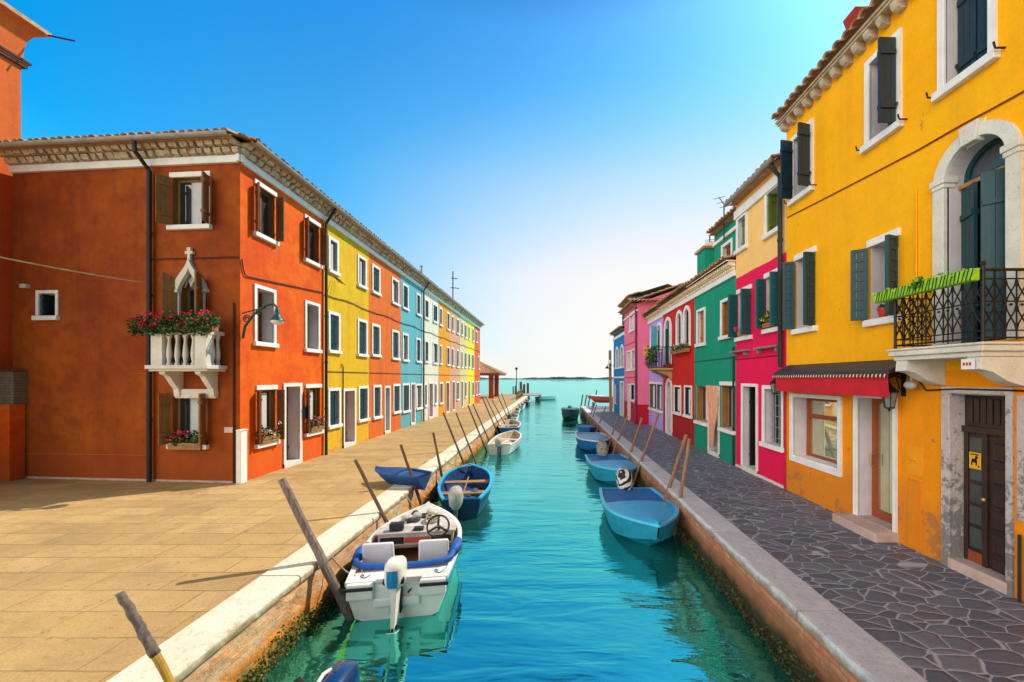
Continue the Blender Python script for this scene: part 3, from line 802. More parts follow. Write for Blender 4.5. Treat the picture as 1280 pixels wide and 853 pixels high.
mu_ = fr.u(379.5); mb = MB(); mb.box(fr, mu_-.11, mu_+.11, 1.30, 1.62, -.005, .12); mb.box(fr, mu_-.12, mu_+.12, 1.62, 1.65, -.005, .14); mb.build('letter_box', simple('blue_black_enamel', (.01,.02,.05), .35, .2, 8), corner, bevel=.008)
mb = MB(); mb.box(fc, *fc.box(30, 38, 356, 361), -.005, .09); mb.build('junction_box', simple('pale_box', (.55,.5,.45), .6), corner, bevel=.006)

flower_box('lush red geranium trough along the white stone balcony rail', fc, bu0-.42, bu1+.22, rt-.02, bd-.02, TERRA, [(REDFL, 62), (PINKFL, 10)], 3, 1.9, .10, True, 1.0, fat=1.25)
mb = MB()
for i in range(9): bush(mb, fc(bu0+.3+(bu1-bu0-.6)*i/8, bz+.16, bd-.22), (.1, .08, .15), 26, .07, 90+i)
g_ = mb.build('potted_plant', [GREENLEAF, DARKLEAF], loc=fc((bu0+bu1)/2, bz, bd-.22)); tag(g_, 'green potted plants behind the stone balusters', 'plant')
b_ = fc.box(216, 258, 548, 560)
flower_box('red flowers in the wooden box on the sill below the stone balcony', fc, b_[0]+.02, b_[1]-.02, .80, .06, OAK, [(PINKFL, 9), (REDFL, 4)], 8, .8, .16)
flower_box('white and red flowers in a slatted box left of the white framed door', fr, fr.u(321), fr.u(343), .86, .07, OAK, [(REDFL, 8), (simple('white_blossom', (.8,.78,.75), .6), 10)], 12, .6, .15)
flower_box('pink flowers in a slatted box right of the white framed door', fr, fr.u(383), fr.u(400), .86, .07, OAK, [(PINKFL, 14), (YELFL, 5)], 17, 1.0, .15)

# ornate bracket lamp on the corner
lt = thing('street_lamp', 'ornate scrolled bracket lamp with bell shade on the burnt orange corner', 'street lamp', fr(.02, 3.6, .0))
mb = MB()
P0 = fr(.02, 3.55, .05); P1 = fr(.15, 4.28, .72)
cur = [fr(.02, 3.45, .05), fr(.03, 3.75, .10), fr(.06, 4.05, .3), fr(.09, 4.25, .55), fr(.12, 4.30, .72), fr(.13, 4.2, .8)]
mb.tube(cur, .03, 7); mb.tube([fr(.02, 4.05, .03), fr(.05, 4.12, .25), fr(.1, 4.2, .55)], .016, 6)
for c_, r_ in ((fr(.04, 3.92, .13), .10), (fr(.07, 4.08, .38), .07)):
    mb.tube([c_+fr.N*(r_*(1-k/22))*math.cos(k*.6)+Vector((0, 0, r_*(1-k/22)*math.sin(k*.6))) for k in range(18)], .016, 6)
mb.build('bracket', simple('verdigris_iron', (.012,.045,.035), .5, .4, 12, .2), lt)
mb = MB(); c_ = fr(.13, 3.86, .8)
mb.lathe(c_, [(.03, .34), (.05, .31), (.06, .2), (.10, .11), (.15, .06), (.16, .03)], 14); mb.build('lamp_shade', simple('teal_shade', (.008,.06,.055), .4, .3, 12), lt, smooth=True)
mb = MB(); mb.ball(c_+Vector((0, 0, .02)), (.14, .14, .09), 14, 8); mb.build('lamp_bowl', simple('lamp_bowl', (.75,.78,.74), .2, .05, 5, bmp=0), lt, smooth=True)

# --- the rest of the left row
def house_l(label, a, b, mat, wins, seed, **k):
    f_ = LF(a); w_ = Y(b)-Y(a)
    for w in wins:
        u0, u1, v0, v1 = w['box']; w['box'] = (f_.u(u0), f_.u(u1), v0, v1)
    r_, roof = house(label, f_, w_, H, 6.6, mat, wins, dict(run=3.2, rows=2, seed=None) if False else dict(run=3.2, rows=2), seed, group=ROW)
    pipe_part(r_, [f_(0, 5.24, .03)]+[f_(w_*i/5, 5.24+(.05 if i in (2, 3) else 0), .03) for i in range(1, 6)], .016, 'cable', CABLE, 5)
    if k.get('low', True): pipe_part(r_, [f_(.1, 2.72, .02), f_(w_-.05, 2.72, .02)], .012, 'cable', CABLE, 5)
    if k.get('pipe'): pipe_part(r_, [f_(w_-.04, H, .42), f_(w_-.04, H-.5, .09), f_(w_-.04, 0, .09)], .045)
    return r_, f_, w_, roof
T = dict(leaf='shut', mat=TEAL)
sq = random.Random(91)
def S(p0, p1, fl, **k):
    e = {'rev': .085, 'ajar': sq.choice((2, 4, 9, 18))}
    if sq.random() < .3: e.update(leaf=sq.choice(('half', 'curtain')), rev=.13)
    h = sq.uniform(-.05, .05); return W_((p0, p1, fl[0]+h, fl[1]+sq.uniform(-.04, .04)), **{**T, **e, **k})
def Dr(p0, p1, mat, h=2.2, **k): return W_((p0, p1, .02, h), name='door', leaf='plank', mat=mat, **{**dict(frame=.09, rev=.3), **k})
y2, f2, w2, _ = house_l('lemon yellow house next to the burnt orange corner house', 405, 461, plaster('lemon_plaster', (.76,.46,.010), (.66,.36,.02), .6, .7, base=(.62,.33,.02), streak=.35, pale=(.5,.22,.12)),
    [S(410, 422.5, FT, leaf='half'), S(446.5, 457.5, FT, leaf='half'), S(410, 424.5, FM), S(446.5, 458.5, FM), S(409.5, 425, FG), S(447.5, 460, FG),
     Dr(428.5, 444, ORANGE_SH, 2.12)], 11)
mb = MB(); mb.tube([f2(f2.u(428), .02, .03), f2(f2.u(428), 2.9, .03), f2(f2.u(426), 3.0, .03)], .016, 6); mb.build('conduit', CABLE, y2)
mb = MB()
for u in (-.12, 0, .12): mb.tube([f2(f2.u(417)+u, 5.92, .1), f2(f2.u(417)+u*1.6, 5.72, .3)], .014, 5)
mb.build('clothes_bracket', IRON, y2)
house_l('orange red house with turquoise door between lemon and turquoise houses', 461, 501, plaster('vermilion_plaster', (.74,.165,.022), (.66,.115,.02), .55, .7, streak=.5),
    [S(464.6, 474.6, FT), S(489.2, 498.2, FT), S(464.3, 474.8, FM), S(489.5, 498.4, FM), S(466, 476, FG), S(491, 499.8, FG),
     Dr(480, 487.4, simple('turquoise_door', (.05,.42,.40), .5, .15, 4), 2.15)], 12)
house_l('turquoise house in the left row', 501, 528, plaster('turquoise_plaster', (.13,.42,.48), (.10,.34,.40), .5, .75, streak=.42),
    [S(502.7, 510, FT), S(520, 525.4, FT), S(502.7, 510, FM), S(519.8, 525.6, FM), S(502.7, 511.6, FG), S(519.6, 527, FG),
     Dr(513, 518.6, simple('tan_door', (.45,.25,.13), .6), 2.25)], 13, pipe=True)
house_l('white house in the left row', 528, 548, plaster('white_plaster', (.74,.68,.58), (.64,.57,.46), .5, .8, streak=.4),
    [S(530.4, 535.6, FT), S(540.8, 546.6, FT), S(530.4, 535.4, FM), S(541, 547, FM), S(530, 533.6, FG), S(542.6, 545.8, FG),
     Dr(535.7, 541, simple('rust_door', (.45,.14,.05), .6), 2.25)], 14)
house_l('amber orange house past the white one', 548, 563, plaster('amber_plaster', (.80,.30,.018), (.70,.23,.02), .5, .8),
    [S(548.9, 552.4, FT, mat=NAVY), S(558.2, 561.8, FT, mat=BROWN), S(548.9, 552, FM), S(558, 561.8, FM, mat=BROWN), S(549.2, 553.4, FG, mat=BROWN), Dr(557, 561.4, BROWN, 2.25)], 15)
house_l('salmon pink house in the far left row', 563, 575, plaster('salmon_plaster', (.68,.31,.20), (.62,.25,.15), .5, .8),
    [S(564, 567, FT), S(570.5, 573.5, FT), S(564, 566.8, FM), S(570.4, 573.2, FM), S(570.4, 573.6, FG, mat=NAVY), Dr(565, 568.4, BROWN, 2.3)], 16)
house_l('cream house in the far left row', 575, 584, plaster('cream_plaster', (.70,.50,.24), (.62,.42,.18), .5, .8),
    [S(576, 578.4, FT, mat=BROWN), S(580.6, 583, FT), S(576, 578.2, FM), S(580.6, 583, FM), S(580.6, 583, FG), Dr(576.2, 578.6, TEAL, 2.3)], 17)
house_l('bright yellow house second from the far end of the left row', 584, 593, plaster('bright_yellow_plaster', (.82,.60,.02), (.75,.50,.02), .4, .8),
    [S(585, 587, FT), S(590, 592, FT), S(585, 587.4, FM), S(589.6, 592, FM), S(590, 592.2, FG), Dr(585.4, 587.4, TEAL, 2.3)], 18)
r10, f10, w10, _ = house_l('scarlet end house of the left row beside the tiled pavilion', 593, 600, plaster('scarlet_plaster', (.74,.10,.03), (.64,.08,.03), .4, .8),
    [S(594.4, 596.4, FT), S(597.4, 599, FM), S(594.4, 596.2, FG), S(597.4, 599, FG)], 19)

# roof furniture of the left row
ch = thing('flue_pipe', 'grey metal flue above the turquoise house eaves', 'chimney', (-7.3, Y(524), H-.1))
mb = MB(); mb.tube([(-7.3, Y(524), H+.1), (-7.3, Y(524), H+.75)], .09, 12); mb.tube([(-7.3, Y(524), H+.75), (-7.3, Y(524), H+.78)], .12, 12); mb.build('flue', simple('galvanised', (.4,.42,.43), .35, .15, 6, .7), ch)
def antenna(label, base, h, bars, ang=0, r=.02):
    a = thing('antenna', label, 'antenna', base); b = Vector(base)
    mb = MB(); mb.tube([b, b+Vector((0, 0, h))], r, 6); mb.build('mast', IRON, a)
    d = Vector((math.cos(ang), math.sin(ang), 0)); e = Vector((-d.y, d.x, 0)); mb = MB()
    for z, L, k in bars:
        p = b+Vector((0, 0, h-z)); mb.tube([p-d*L*.25, p+d*L*.75], r*.7, 5)
        for i in range(k): 
            c = p+d*L*(-.2+.9*i/max(1, k-1)); mb.tube([c-e*.18, c+e*.18], r*.4, 4)
    mb.build('aerial', IRON, a); return a
antenna('tall thin mast aerial standing on the far end of the left row', (-8.2, 33.5, H+.25), 3.2, [(.6, .5, 4), (1.4, .7, 3)], .4, .045)

# tower at the far left, garden wall and gate
tw = thing('tower_house', 'tall orange tower with flared cornice at the upper left', 'tower', (-15.4, 8.9, 0))
m2 = plaster('tower_orange_plaster', (.62,.13,.025), (.54,.09,.02), .6, .8, streak=.42)
tx, ty0, ty1 = -13.98, 7.2, 10.52; bx = -17
mb = MB(); mb.box(W, bx, tx, -.1, 10.72, ty0, ty1)
rows = []
for z, o_ in ((10.72, .02), (10.86, .10), (10.98, .02), (11.1, .03), (11.4, .06), (11.65, .16), (11.8, .28)):
    rows.append([(bx-o_, ty0-o_, z), (tx+o_, ty0-o_, z), (tx+o_, ty1+o_, z), (bx-o_, ty1+o_, z)])
mb.grid(rows, True); mb.build('wall', m2, tw)
mb = MB(); mb.box(W, bx-.08, tx+.08, 10.72, 10.80, ty0-.08, ty1+.08); mb.box(W, bx-.13, tx+.13, 10.84, 10.90, ty0-.13, ty1+.13); mb.build('string_course', simple('dark_moulding', (.05,.03,.025), .8), tw)
mb = MB(); mb.box(W, bx-.36, tx+.36, 11.80, 11.90, ty0-.36, ty1+.36)
a_ = [(bx-.36, ty0-.36, 11.9), (tx+.36, ty0-.36, 11.9), (tx+.36, ty1+.36, 11.9), (bx-.36, ty1+.36, 11.9)]; ap = ((bx+tx)/2, (ty0+ty1)/2, 12.4)
for i in range(4): mb.face([a_[i], a_[(i+1) % 4], ap])
mb.build('roof', TILE, tw)
mb = MB(); mb.tube([(tx+.3, ty1+.3, 11.82), (tx+1.0, ty1+.35, 11.7)], .022, 6); mb.build('spout', IRON, tw)
mb = MB(); mb.tube([(tx+.02, ty1-.25, 8.5), (tx+.2, ty1-.25, 8.42), (tx+.2, ty1-.25, 8.6)], .03, 6); mb.build('iron_hook', IRON, tw)
gwl = thing('garden_wall', 'low brick garden wall with orange pier at the left edge', 'wall', (-13.6, 9.9, 0))
mb = MB(); mb.box(W, -16.5, -13.1, 1.86, 2.64, 9.72, 9.97)
gbm = brick_face('garden_brick', (.16,.12,.08), (.24,.19,.12), (.10,.08,.06), (.2,.15,.1), (.05,.05,.02), -3, -4)
def xz_brick():
    m, nt, bs, P = new_mat('old_brick')
    mp = nt.nodes.new('ShaderNodeMapping'); mp.inputs['Rotation'].default_value = (R(90), 0, 0); lk(nt, P, mp.inputs['Vector'])
    b = nn(nt, 'ShaderNodeTexBrick', **{'Scale': 1.0, 'Brick Width': .24, 'Row Height': .07, 'Mortar Size': .008}); lk(nt, mp.outputs[0], b.inputs['Vector'])
    for k, c in (('Color1', (.27,.19,.12)), ('Color2', (.36,.28,.19)), ('Mortar', (.16,.13,.10))): b.inputs[k].default_value = (*c, 1)
    lk(nt, mixc(nt, noise(nt, P, 8, 5, .7), b.outputs['Color'], (.12,.09,.06)), bs.inputs['Base Color']); bs.inputs['Roughness'].default_value = .9
    bump(nt, mth(nt, 'ADD', mth(nt, 'MULTIPLY', b.outputs['Fac'], -1), noise(nt, P, 25, 4)), bs, .8, .02); return m
OLDBRICK = xz_brick()
mb.build('brick_panel', OLDBRICK, gwl)
mb = MB(); mb.box(W, -16.5, -13.08, 2.64, 2.69, 9.69, 9.985); mb.build('coping', simple('dark_coping', (.09,.075,.06), .9), gwl, bevel=.01)
mb = MB(); mb.box(W, -13.38, -13.12, -.05, 1.86, 9.66, 9.96); mb.box(W, -16.5, -14.9, -.05, 1.86, 9.70, 9.96); mb.build('pier', m1, gwl, bevel=.01)
gt = thing('wooden_gate', 'ochre wooden gate beside the orange pier at the left edge', 'gate', (-14.1, 9.8, 0))
mb = MB()
for i in range(9): mb.box(W, -14.88+i*.166, -14.88+i*.166+.16, .05, 1.72, 9.78, 9.82)
mb.build('boards', OCHREWOOD, gt, bevel=.004)
mb = MB(); mb.box(W, -14.9, -13.39, 1.72, 1.85, 9.72, 9.86); mb.box(W, -14.86, -13.40, .35, .45, 9.74, 9.778); mb.box(W, -13.5, -13.39, .0, 1.72, 9.73, 9.85); mb.build('gate_frame', OCHREWOOD, gt, bevel=.006)
cb = MB(); cb.tube(sag(on_y(-110, 298, 7.5), fc(*fc.uv(187, 355), .10), .05), .018, 6)
tag(cb.build('overhead_cable', simple('pale_cable', (.45,.30,.16), .7)), 'slack pale cable strung to the black rainwater pipe of the burnt orange house', 'cable')
# ---------------------------------------------------------------- right row
RX = 5.3
def YR(px, x=RX): return F*x/(px-CX)
def RF(y, x=RX): return Fr((x, y, 0), (0, -1, 0), (-1, 0, 0))
RROW = 'houses along the right quay'
# --- golden yellow house
y1 = YR(983); f1 = RF(y1); w1 = y1+3.2
m1r = plaster('golden_plaster', (.92,.50,.006), (.86,.36,.006), .55, .8, zcol=(.88,.34,.008), zt=2.62, base=(.80,.36,.02), wet=.5, streak=.22, pale=None)
m1r = plaster('golden_yellow_plaster', (.99,.47,.002), (.98,.38,.003), 0.6, .8, zcol=(.96,.31,.003), zt=2.6, base=(.62,.20,.02), wet=.75, streak=.28, pale=(.42,.17,.05))
bx = f1.box
ad = f1.box(1168, 1268, 150, 440)
AU0, AU1, AV1, AV0 = y1-5.46, y1-4.46, 5.62, 2.95
SU0, SU1, SV0, SV1 = bx(989, 1053, 492, 575)
DU0, DU1 = f1.u(1069), f1.u(1122)
GU0, GU1 = f1.u(1180), f1.u(1268)
wins1 = [
 W_(bx(983.5, 1017, 150, 239) if False else (f1.u(990), f1.u(1017.5), 6.30, 7.74), leaf='dark', mat=NAVY, frame=.085, shut=(78, 106, NAVY), rev=.3),
 W_((f1.u(1083), f1.u(1128), 6.30, 7.78), leaf='dark', mat=NAVY, frame=.085, shut=(None, 92, NAVY), rev=.3),
 W_((f1.u(1175), f1.u(1247), 6.30, 7.80), leaf='shut', mat=NAVY, frame=.085, rev=.16),
 W_((f1.u(996), f1.u(1019), 3.55, 5.02), leaf='curtain', mat=OAK, frame=0, lintel=True, lw=.75, shut=(112, 104, TEAL, 1), rev=.26),
 W_((f1.u(1089), f1.u(1123), 3.46, 4.66), leaf='curtain', mat=OAK, frame=0, lintel=True, lw=.9, shut=(128, 112, TEAL, 1), rev=.26),
]
wins1[1]['ajar'] = 30
gold = thing('corner_shop_house', 'golden yellow house with arched balcony window and shop awning', 'house', (8.5, 3, 0), RROW)
H1 = 8.23
hs = [(path(*hole_of(w), w['arch']), w['rev']+.06) for w in wins1]
hs.append((path(AU0+.14, AU1-.14, AV0, AV1-.14, True), .34))
hs.append((path(SU0+.09, SU1-.09, SV0+.09, SV1-.07), .38))
hs.append((path(DU0+.075, DU1-.06, .10, 2.17), .34))
hs.append((path(GU0+.10, GU1-.07, .04, 2.30), .24))
mb = MB(); wall_face(mb, f1, [(.004, -.12), (w1, -.12), (w1, H1), (.004, H1)], hs)
for u in (.004, w1): mb.face([f1(u, -.12, 0), f1(u, H1, 0), f1(u, H1, -7), f1(u, -.12, -7)])
mb.face([f1(.004, -.12, -7), f1(w1, -.12, -7), f1(w1, H1, -7), f1(.004, H1, -7)]); mb.face([f1(.004, H1, 0), f1(w1, H1, 0), f1(w1, H1, -7), f1(.004, H1, -7)])
for u in (.004, w1): mb.face([f1(u, H1, 0), f1(u, H1+1.05, -3.4), f1(u, H1, -6.8)])
mb.build('wall', [m1r, REVEAL], gold)
wo = [make_window(gold, f1, w) for w in wins1]
roof1 = eaves(gold, f1, -.03, w1, H1, over=.27, style='corbel', run=3.4, rows=4, seed=21, gutter=False, band=.0001)
# iron shutter stays under the upper windows
for w in wins1[:3]:
    u0, u1, v0, v1 = w['box']
    for u in (u0-.05, u1+.08):
        mb = MB(); mb.tube([f1(u, v0+.05, 0), f1(u, v0+.05, .12), f1(u, v0+.12, .14)], .012, 5); mb.build('shutter_stay', IRON, gold)
# --- arched balcony window
so = path(AU0, AU1, AV0, AV1, True, 20); si = path(AU0+.14, AU1-.14, AV0, AV1-.14, True, 20)
mb = MB(); mb.ring(f1, so, si, -.02, .055); aw = mb.build('window', STONE, gold, bevel=.008)
uc = (AU0+AU1)/2; sp = AV1-(AU1-AU0)/2
for u in (AU0+.07, AU1-.07):
    mb = MB(); mb.box(f1, u-.10, u+.10, sp-.02, sp+.06, -.12, .085); mb.box(f1, u-.085, u+.085, sp-.08, sp-.02, -.1, .07)
    mb.build('impost', STONE, aw, bevel=.01)
mb = MB(); mb.prism(f1, [(uc-.10, AV1-.19), (uc+.08, AV1-.19), (uc+.11, AV1+.05), (uc-.13, AV1+.05)], .0, .10); mb.build('keystone', STONE, aw, bevel=.012)
iu0, iu1, iv1 = AU0+.14, AU1-.14, AV1-.14; d_ = -.24
mb = MB(); mb.ring(f1, path(iu0, iu1, sp, iv1, True, 16), path(iu0+.06, iu1-.06, sp, iv1-.06, True, 16), d_-.06, d_+.02)
mb.box(f1, iu0, iu1, sp-.10, sp-.0, d_-.06, d_+.02); mb.build('sash', TEAL, aw)
mb = MB(); mb.box(f1, iu0, iu1, sp-.115, sp-.06, d_+.02, d_+.10); mb.build('transom', OAK, aw, bevel=.006)
mb = MB(); mb.prism(f1, path(iu0+.02, iu1-.02, sp, iv1-.02, True, 16), d_-.03, d_-.02); mb.build('fanlight', FANGLASS, aw)
mb = MB(); mb.box(f1, iu0, iu1, AV0, sp-.11, d_-.05, d_-.04); mb.build('pane', GLASS, aw)
mb = MB(); mb.ring(f1, path(iu0+.22, iu1-.20, AV0, sp-.12), path(iu0+.26, iu1-.24, AV0, sp-.16), d_-.04, d_); mb.build('door_frame', OAK, aw)
shutter_leaf(f1, iu0+.01, AV0+.02, sp-.13, .30, 1, 24, TEAL, aw, d_+.04); shutter_leaf(f1, iu1-.01, AV0+.02, sp-.13, .36, -1, 50, TEAL, aw, d_+.04)
# balcony slab, brackets, railing
bd = .52; BU0, BU1 = y1-5.52, y1-4.40
mb = MB(); mb.box(f1, BU0-.05, BU1+.05, 2.80, 2.87, -.02, bd+.06); mb.box(f1, BU0-.01, BU1+.01, 2.74, 2.80, -.02, bd+.02); mb.box(f1, BU0-.07, BU1+.07, 2.87, 2.90, -.02, bd+.08)
bo = mb.build('balcony', STONE, gold, bevel=.012)
for u in (BU0+.02, BU1-.17):
    mb = MB(); b2 = Fr(f1(u, 0, 0), f1.N, f1.U)
    mb.prism(b2, [(0, 2.40), (0, 2.74), (bd, 2.74), (bd+.01, 2.60), (bd-.12, 2.57), (bd-.2, 2.52), (bd-.28, 2.47), (.12, 2.43)], 0, .16); mb.build('bracket', STONE, bo, bevel=.015)
mb = MB(); z0, z1 = 2.93, 3.70
def railrun(p, q_, n):
    p, q_ = Vector(p), Vector(q_); e = (q_-p)
    for z, r in ((z1, .018), (z0+.02, .012), (z0+.10, .009), (z1-.10, .009), (z0+.42, .008)): mb.tube([p+Vector((0, 0, z)), q_+Vector((0, 0, z))], r, 6)
    for i in range(n):
        a, b = p+e*(i/n), p+e*((i+1)/n); c = (a+b)/2
        for s in (-1, 1):
            mb.tube([c+e/n*.5*s*(1 if k in (0, 8) else math.cos(k/8*math.pi*2)) *.95+Vector((0, 0, z0+.10+(z1-.2-z0)*k/8)) for k in range(9)], .0075, 5)
        mb.tube([a+Vector((0, 0, z0)), a+Vector((0, 0, z1))], .008, 5)
        mb.ball(c+Vector((0, 0, z0+.10+(z1-.2-z0)*.5)), .016, 6, 4)
P = lambda u, d: f1(u, 0, d)
railrun(P(BU0, bd), P(BU1, bd), 10); railrun(P(BU1, bd), P(BU1, .03), 4); railrun(P(BU0, bd), P(BU0, .03), 4)
for u, d in ((BU0, bd), (BU1, bd)):
    mb.tube([f1(u, 2.9, d), f1(u, z1+.05, d)], .018, 7); mb.ball(f1(u, z1+.07, d), .028, 8, 6)
mb.build('railing', IRON, bo)
mb = MB(); mb.box(f1, BU1-.20, BU1-.06, 2.60, 2.72, bd+.025, bd+.04); pl = mb.build('number_plate', simple('white_enamel', (.75,.74,.74), .3, .05, 3), bo, bevel=.003)
mb = MB()
for i in range(3): mb.box(f1, BU1-.175+i*.033, BU1-.155+i*.033, 2.645, 2.68, bd+.04, bd+.0435)
mb.build('digits', simple('red_enamel', (.5,.03,.02), .4), pl)
# lime planter cover hung along the rail
pt = thing('rail_planter', 'lime green leafy planter strip hung along the black balcony railing', 'planter', f1(BU0, 3.62, bd+.06))
mb = MB(); mb.box(f1, BU0-.22, BU1+.0, 3.58, 3.72, bd+.03, bd+.13); mb.build('trough', simple('lime_cloth', (.30,.58,.02), .6, .25, 12, bmp=.4), pt, bevel=.015)
mb = MB(); q = random.Random(77)
for i in range(30):
    u = BU0-.2+(BU1-BU0+.2)*(i+.5)/30; s = q.uniform(.02, .05)
    mb.prism(f1, [(u, 3.585), (u+.012, 3.585), (u+s+.012, 3.715), (u+s, 3.715)], bd+.131, bd+.136)
    mb.mi = 0
mb.build('leaf_stripes', DARKLEAF, pt)
mb = MB(); bush(mb, f1(BU0+.45, 3.70, bd+.1), (.1, .1, .06), 60, .07, 5)
for i in range(60): mb.leaf(f1(q.uniform(BU0-.2, BU1), q.uniform(3.69, 3.73), bd+q.uniform(.03, .14)), .05, q)
mb.build('foliage', [simple('lime_leaf', (.30,.50,.03), .6, .4, 20, bmp=0), GREENLEAF], pt)
tp = thing('flower_pot', 'red flower pot on the louvred window sill beside the balcony', 'flower pot', f1(f1.u(1106), 3.46, .05))
mb = MB(); c_ = f1(f1.u(1107), 3.46, .04); mb.lathe(c_, [(.0, 0), (.05, 0), (.07, .12), (.078, .12), (.078, .15), (.06, .15), (.055, .11), (0, .11)], 12); mb.build('pot', simple('red_pot', (.55,.03,.02), .4), tp, smooth=False)
mb = MB(); bush(mb, c_+Vector((0, 0, .19)), (.06, .06, .06), 26, .05, 4); mb.build('foliage', [GREENLEAF, DARKLEAF], tp)
# --- awning
au0, au1 = y1-8.72, y1-5.74; ad_ = .42
aw_ = thing('shop_awning', 'half rolled red awning with dark top over the shop front', 'awning', f1((au0+au1)/2, 2.45, ad_/2))
mb = MB(); mb.prism(Fr(f1(au0, 0, 0), f1.N, f1.U), [(0, 2.79), (.10, 2.78), (ad_, 2.61), (ad_, 2.565), (.14, 2.63), (0, 2.63)], 0, au1-au0); mb.build('cassette', simple('slate_metal', (.03,.038,.045), .5, .2, 5), aw_, bevel=.006)
redc = simple('red_canvas', (.55,.010,.022), .8, .12, 5)
n = 40; mb = MB(); vals = MB()
for i in range(n*4):
    a, b = au0+(au1-au0)*i/(n*4), au0+(au1-au0)*(i+1)/(n*4)
    vals.mi = 1 if (i % 4) == 0 else 0
    zz = lambda t: 2.53-.028*abs(math.sin(math.pi*t/2))
    vals.face([f1(a, 2.565, ad_+.006), f1(b, 2.565, ad_+.006), f1(b, zz(i+1), ad_+.02), f1(a, zz(i), ad_+.02)])
vals.build('scalloped_edge', [simple('maroon_canvas', (.16,.008,.012), .8), simple('cream_canvas', (.65,.5,.4), .8)], aw_)
mb = MB(); rows = []
for z, d in ((2.56, ad_-.02), (2.40, ad_-.03), (2.22, ad_-.05)):
    rows.append([f1(au0+.04+(au1-au0-.08)*i/30, z, d+.006*math.sin(i*1.3)) for i in range(31)])
mb.grid(rows); mb.face([f1(au0+.04, 2.56, ad_-.02), f1(au0+.04, 2.22, ad_-.05), f1(au0+.04, 2.22, .0), f1(au0+.04, 2.62, .0)])
mb.build('valance', redc, aw_)
mb = MB()
for u in (au0+.1, au1-.1): mb.tube([f1(u, 2.58, 0), f1(u, 2.55, ad_-.03)], .02, 6)
mb.build('arm', IRON, aw_)
# --- shop window
mb = MB(); o_ = path(SU0, SU1, SV0, SV1); o_.append(o_[0]); i_ = path(SU0+.09, SU1-.09, SV0+.09, SV1-.07); i_.append(i_[0])
mb.ring(f1, o_, i_, -.01, .035); sw = mb.build('window', WHITE, gold, bevel=.006)
a, b, c, d = SU0+.09, SU1-.09, SV0+.09, SV1-.07
mb = MB(); ii = path(a, b, c, d); ii.append(ii[0]); jj = path(a+.07, b-.07, c+.08, d-.07); jj.append(jj[0])
mb.ring(f1, ii, jj, -.36, -.28); mb.box(f1, a+.07, b-.07, c+(d-c)*.66, c+(d-c)*.66+.08, -.36, -.28); mb.build('sash', REDWOOD, sw, bevel=.006)
mb = MB(); mb.box(f1, a+.02, b-.02, c+.02, d-.02, -.33, -.325); mb.build('pane', SHOPGLASS, sw)
mb = MB(); mb.box(f1, a, b, c-.0, c+.035, -.28, .0); mb.build('sill', WHITE, sw)
# --- shop door with steps
mb = MB(); o_ = path(DU0, DU1, .10, 2.25); i_ = path(DU0+.075, DU1-.06, .10, 2.17); mb.ring(f1, o_, i_, -.01, .035); sd = mb.build('door', WHITE, gold, bevel=.006)
a, b, c, d = DU0+.075, DU1-.06, .13, 2.17
mb = MB(); ii = path(a, b, c, d); jj = path(a+.09, b-.08, c, d-.09); mb.ring(f1, ii, jj, -.31, -.23); mb.box(f1, a, b, c, c+.14, -.305, -.225)
mb.build('door_leaf', REDWOOD, sd, bevel=.006)
mb = MB(); mb.box(f1, a+.05, b-.05, c+.1, d-.05, -.28, -.27); mb.build('pane', SHOPGLASS, sd)
mb = MB(); mb.tube([f1(a+.05, 1.0, -.23), f1(a+.05, 1.0, -.17), f1(a+.05, 1.2, -.17), f1(a+.05, 1.2, -.23)], .012, 6); mb.build('handle', simple('brass', (.55,.38,.12), .35, .15, 8, .8), sd)
PINKST = simple('pinkish_stone', (.50,.36,.31), .85, .22, 4, bmp=.5)
mb = MB(); mb.box(f1, DU0-.06, DU1+.02, -.02, .14, -.02, .36); mb.build('step', PINKST, gold, bevel=.012)
mb = MB(); mb.box(f1, DU0+.02, DU1-.01, .04, .145, -.31, .045); mb.build('threshold', PINKST, sd, bevel=.01)
# --- old panelled door in a flaking stone frame
def flaky():
    m, nt, bs, Pp = new_mat('flaking_stone_paint')
    n1 = noise(nt, Pp, 5.5, 9, .8, dist=.2); n2 = noise(nt, Pp, 9, 6, .75)
    c = mixc(nt, ramp(nt, n2, [(.4, 0.0), (.7, 1.0)]), (.62,.53,.52), (.50,.40,.38))
    sep = nt.nodes.new('ShaderNodeSeparateXYZ'); lk(nt, Pp, sep.inputs[0])
    low = ramp(nt, mth(nt, 'DIVIDE', sep.outputs[2], 2.5), [(.1, .14), (.75, -.0)])
    c = mixc(nt, ramp(nt, mth(nt, 'ADD', n1, low), [(.57, 0.0), (.60, 1.0)]), c, (.24,.22,.22))
    c = mixc(nt, ramp(nt, n2, [(.64, 0.0), (.68, .9)]), c, (.07,.055,.05))
    lk(nt, c, bs.inputs['Base Color']); bs.inputs['Roughness'].default_value = .9
    bump(nt, mth(nt, 'ADD', n1, n2), bs, .9, .03); return m
FLAKY = flaky()
mb = MB(); o_ = path(GU0, GU1, -.02, 2.38, False); i_ = path(GU0+.10, GU1-.07, -.02, 2.30); mb.ring(f1, o_, i_, -.01, .03); gd = mb.build('door', FLAKY, gold, bevel=.008)
a, b = GU0+.10, GU1-.07; d_ = -.17
mb = MB()
for u0, u1 in ((a, a+.004), (b-.004, b)): mb.box(f1, u0, u1, .03, 2.295, -.21, -.002)
mb.box(f1, a+.004, b-.004, 2.29, 2.296, -.21, -.002); mb.build('jamb', FLAKY, gd)
mb = MB(); mb.box(f1, a+.004, b-.004, .02, 2.29, d_-.05, d_); 
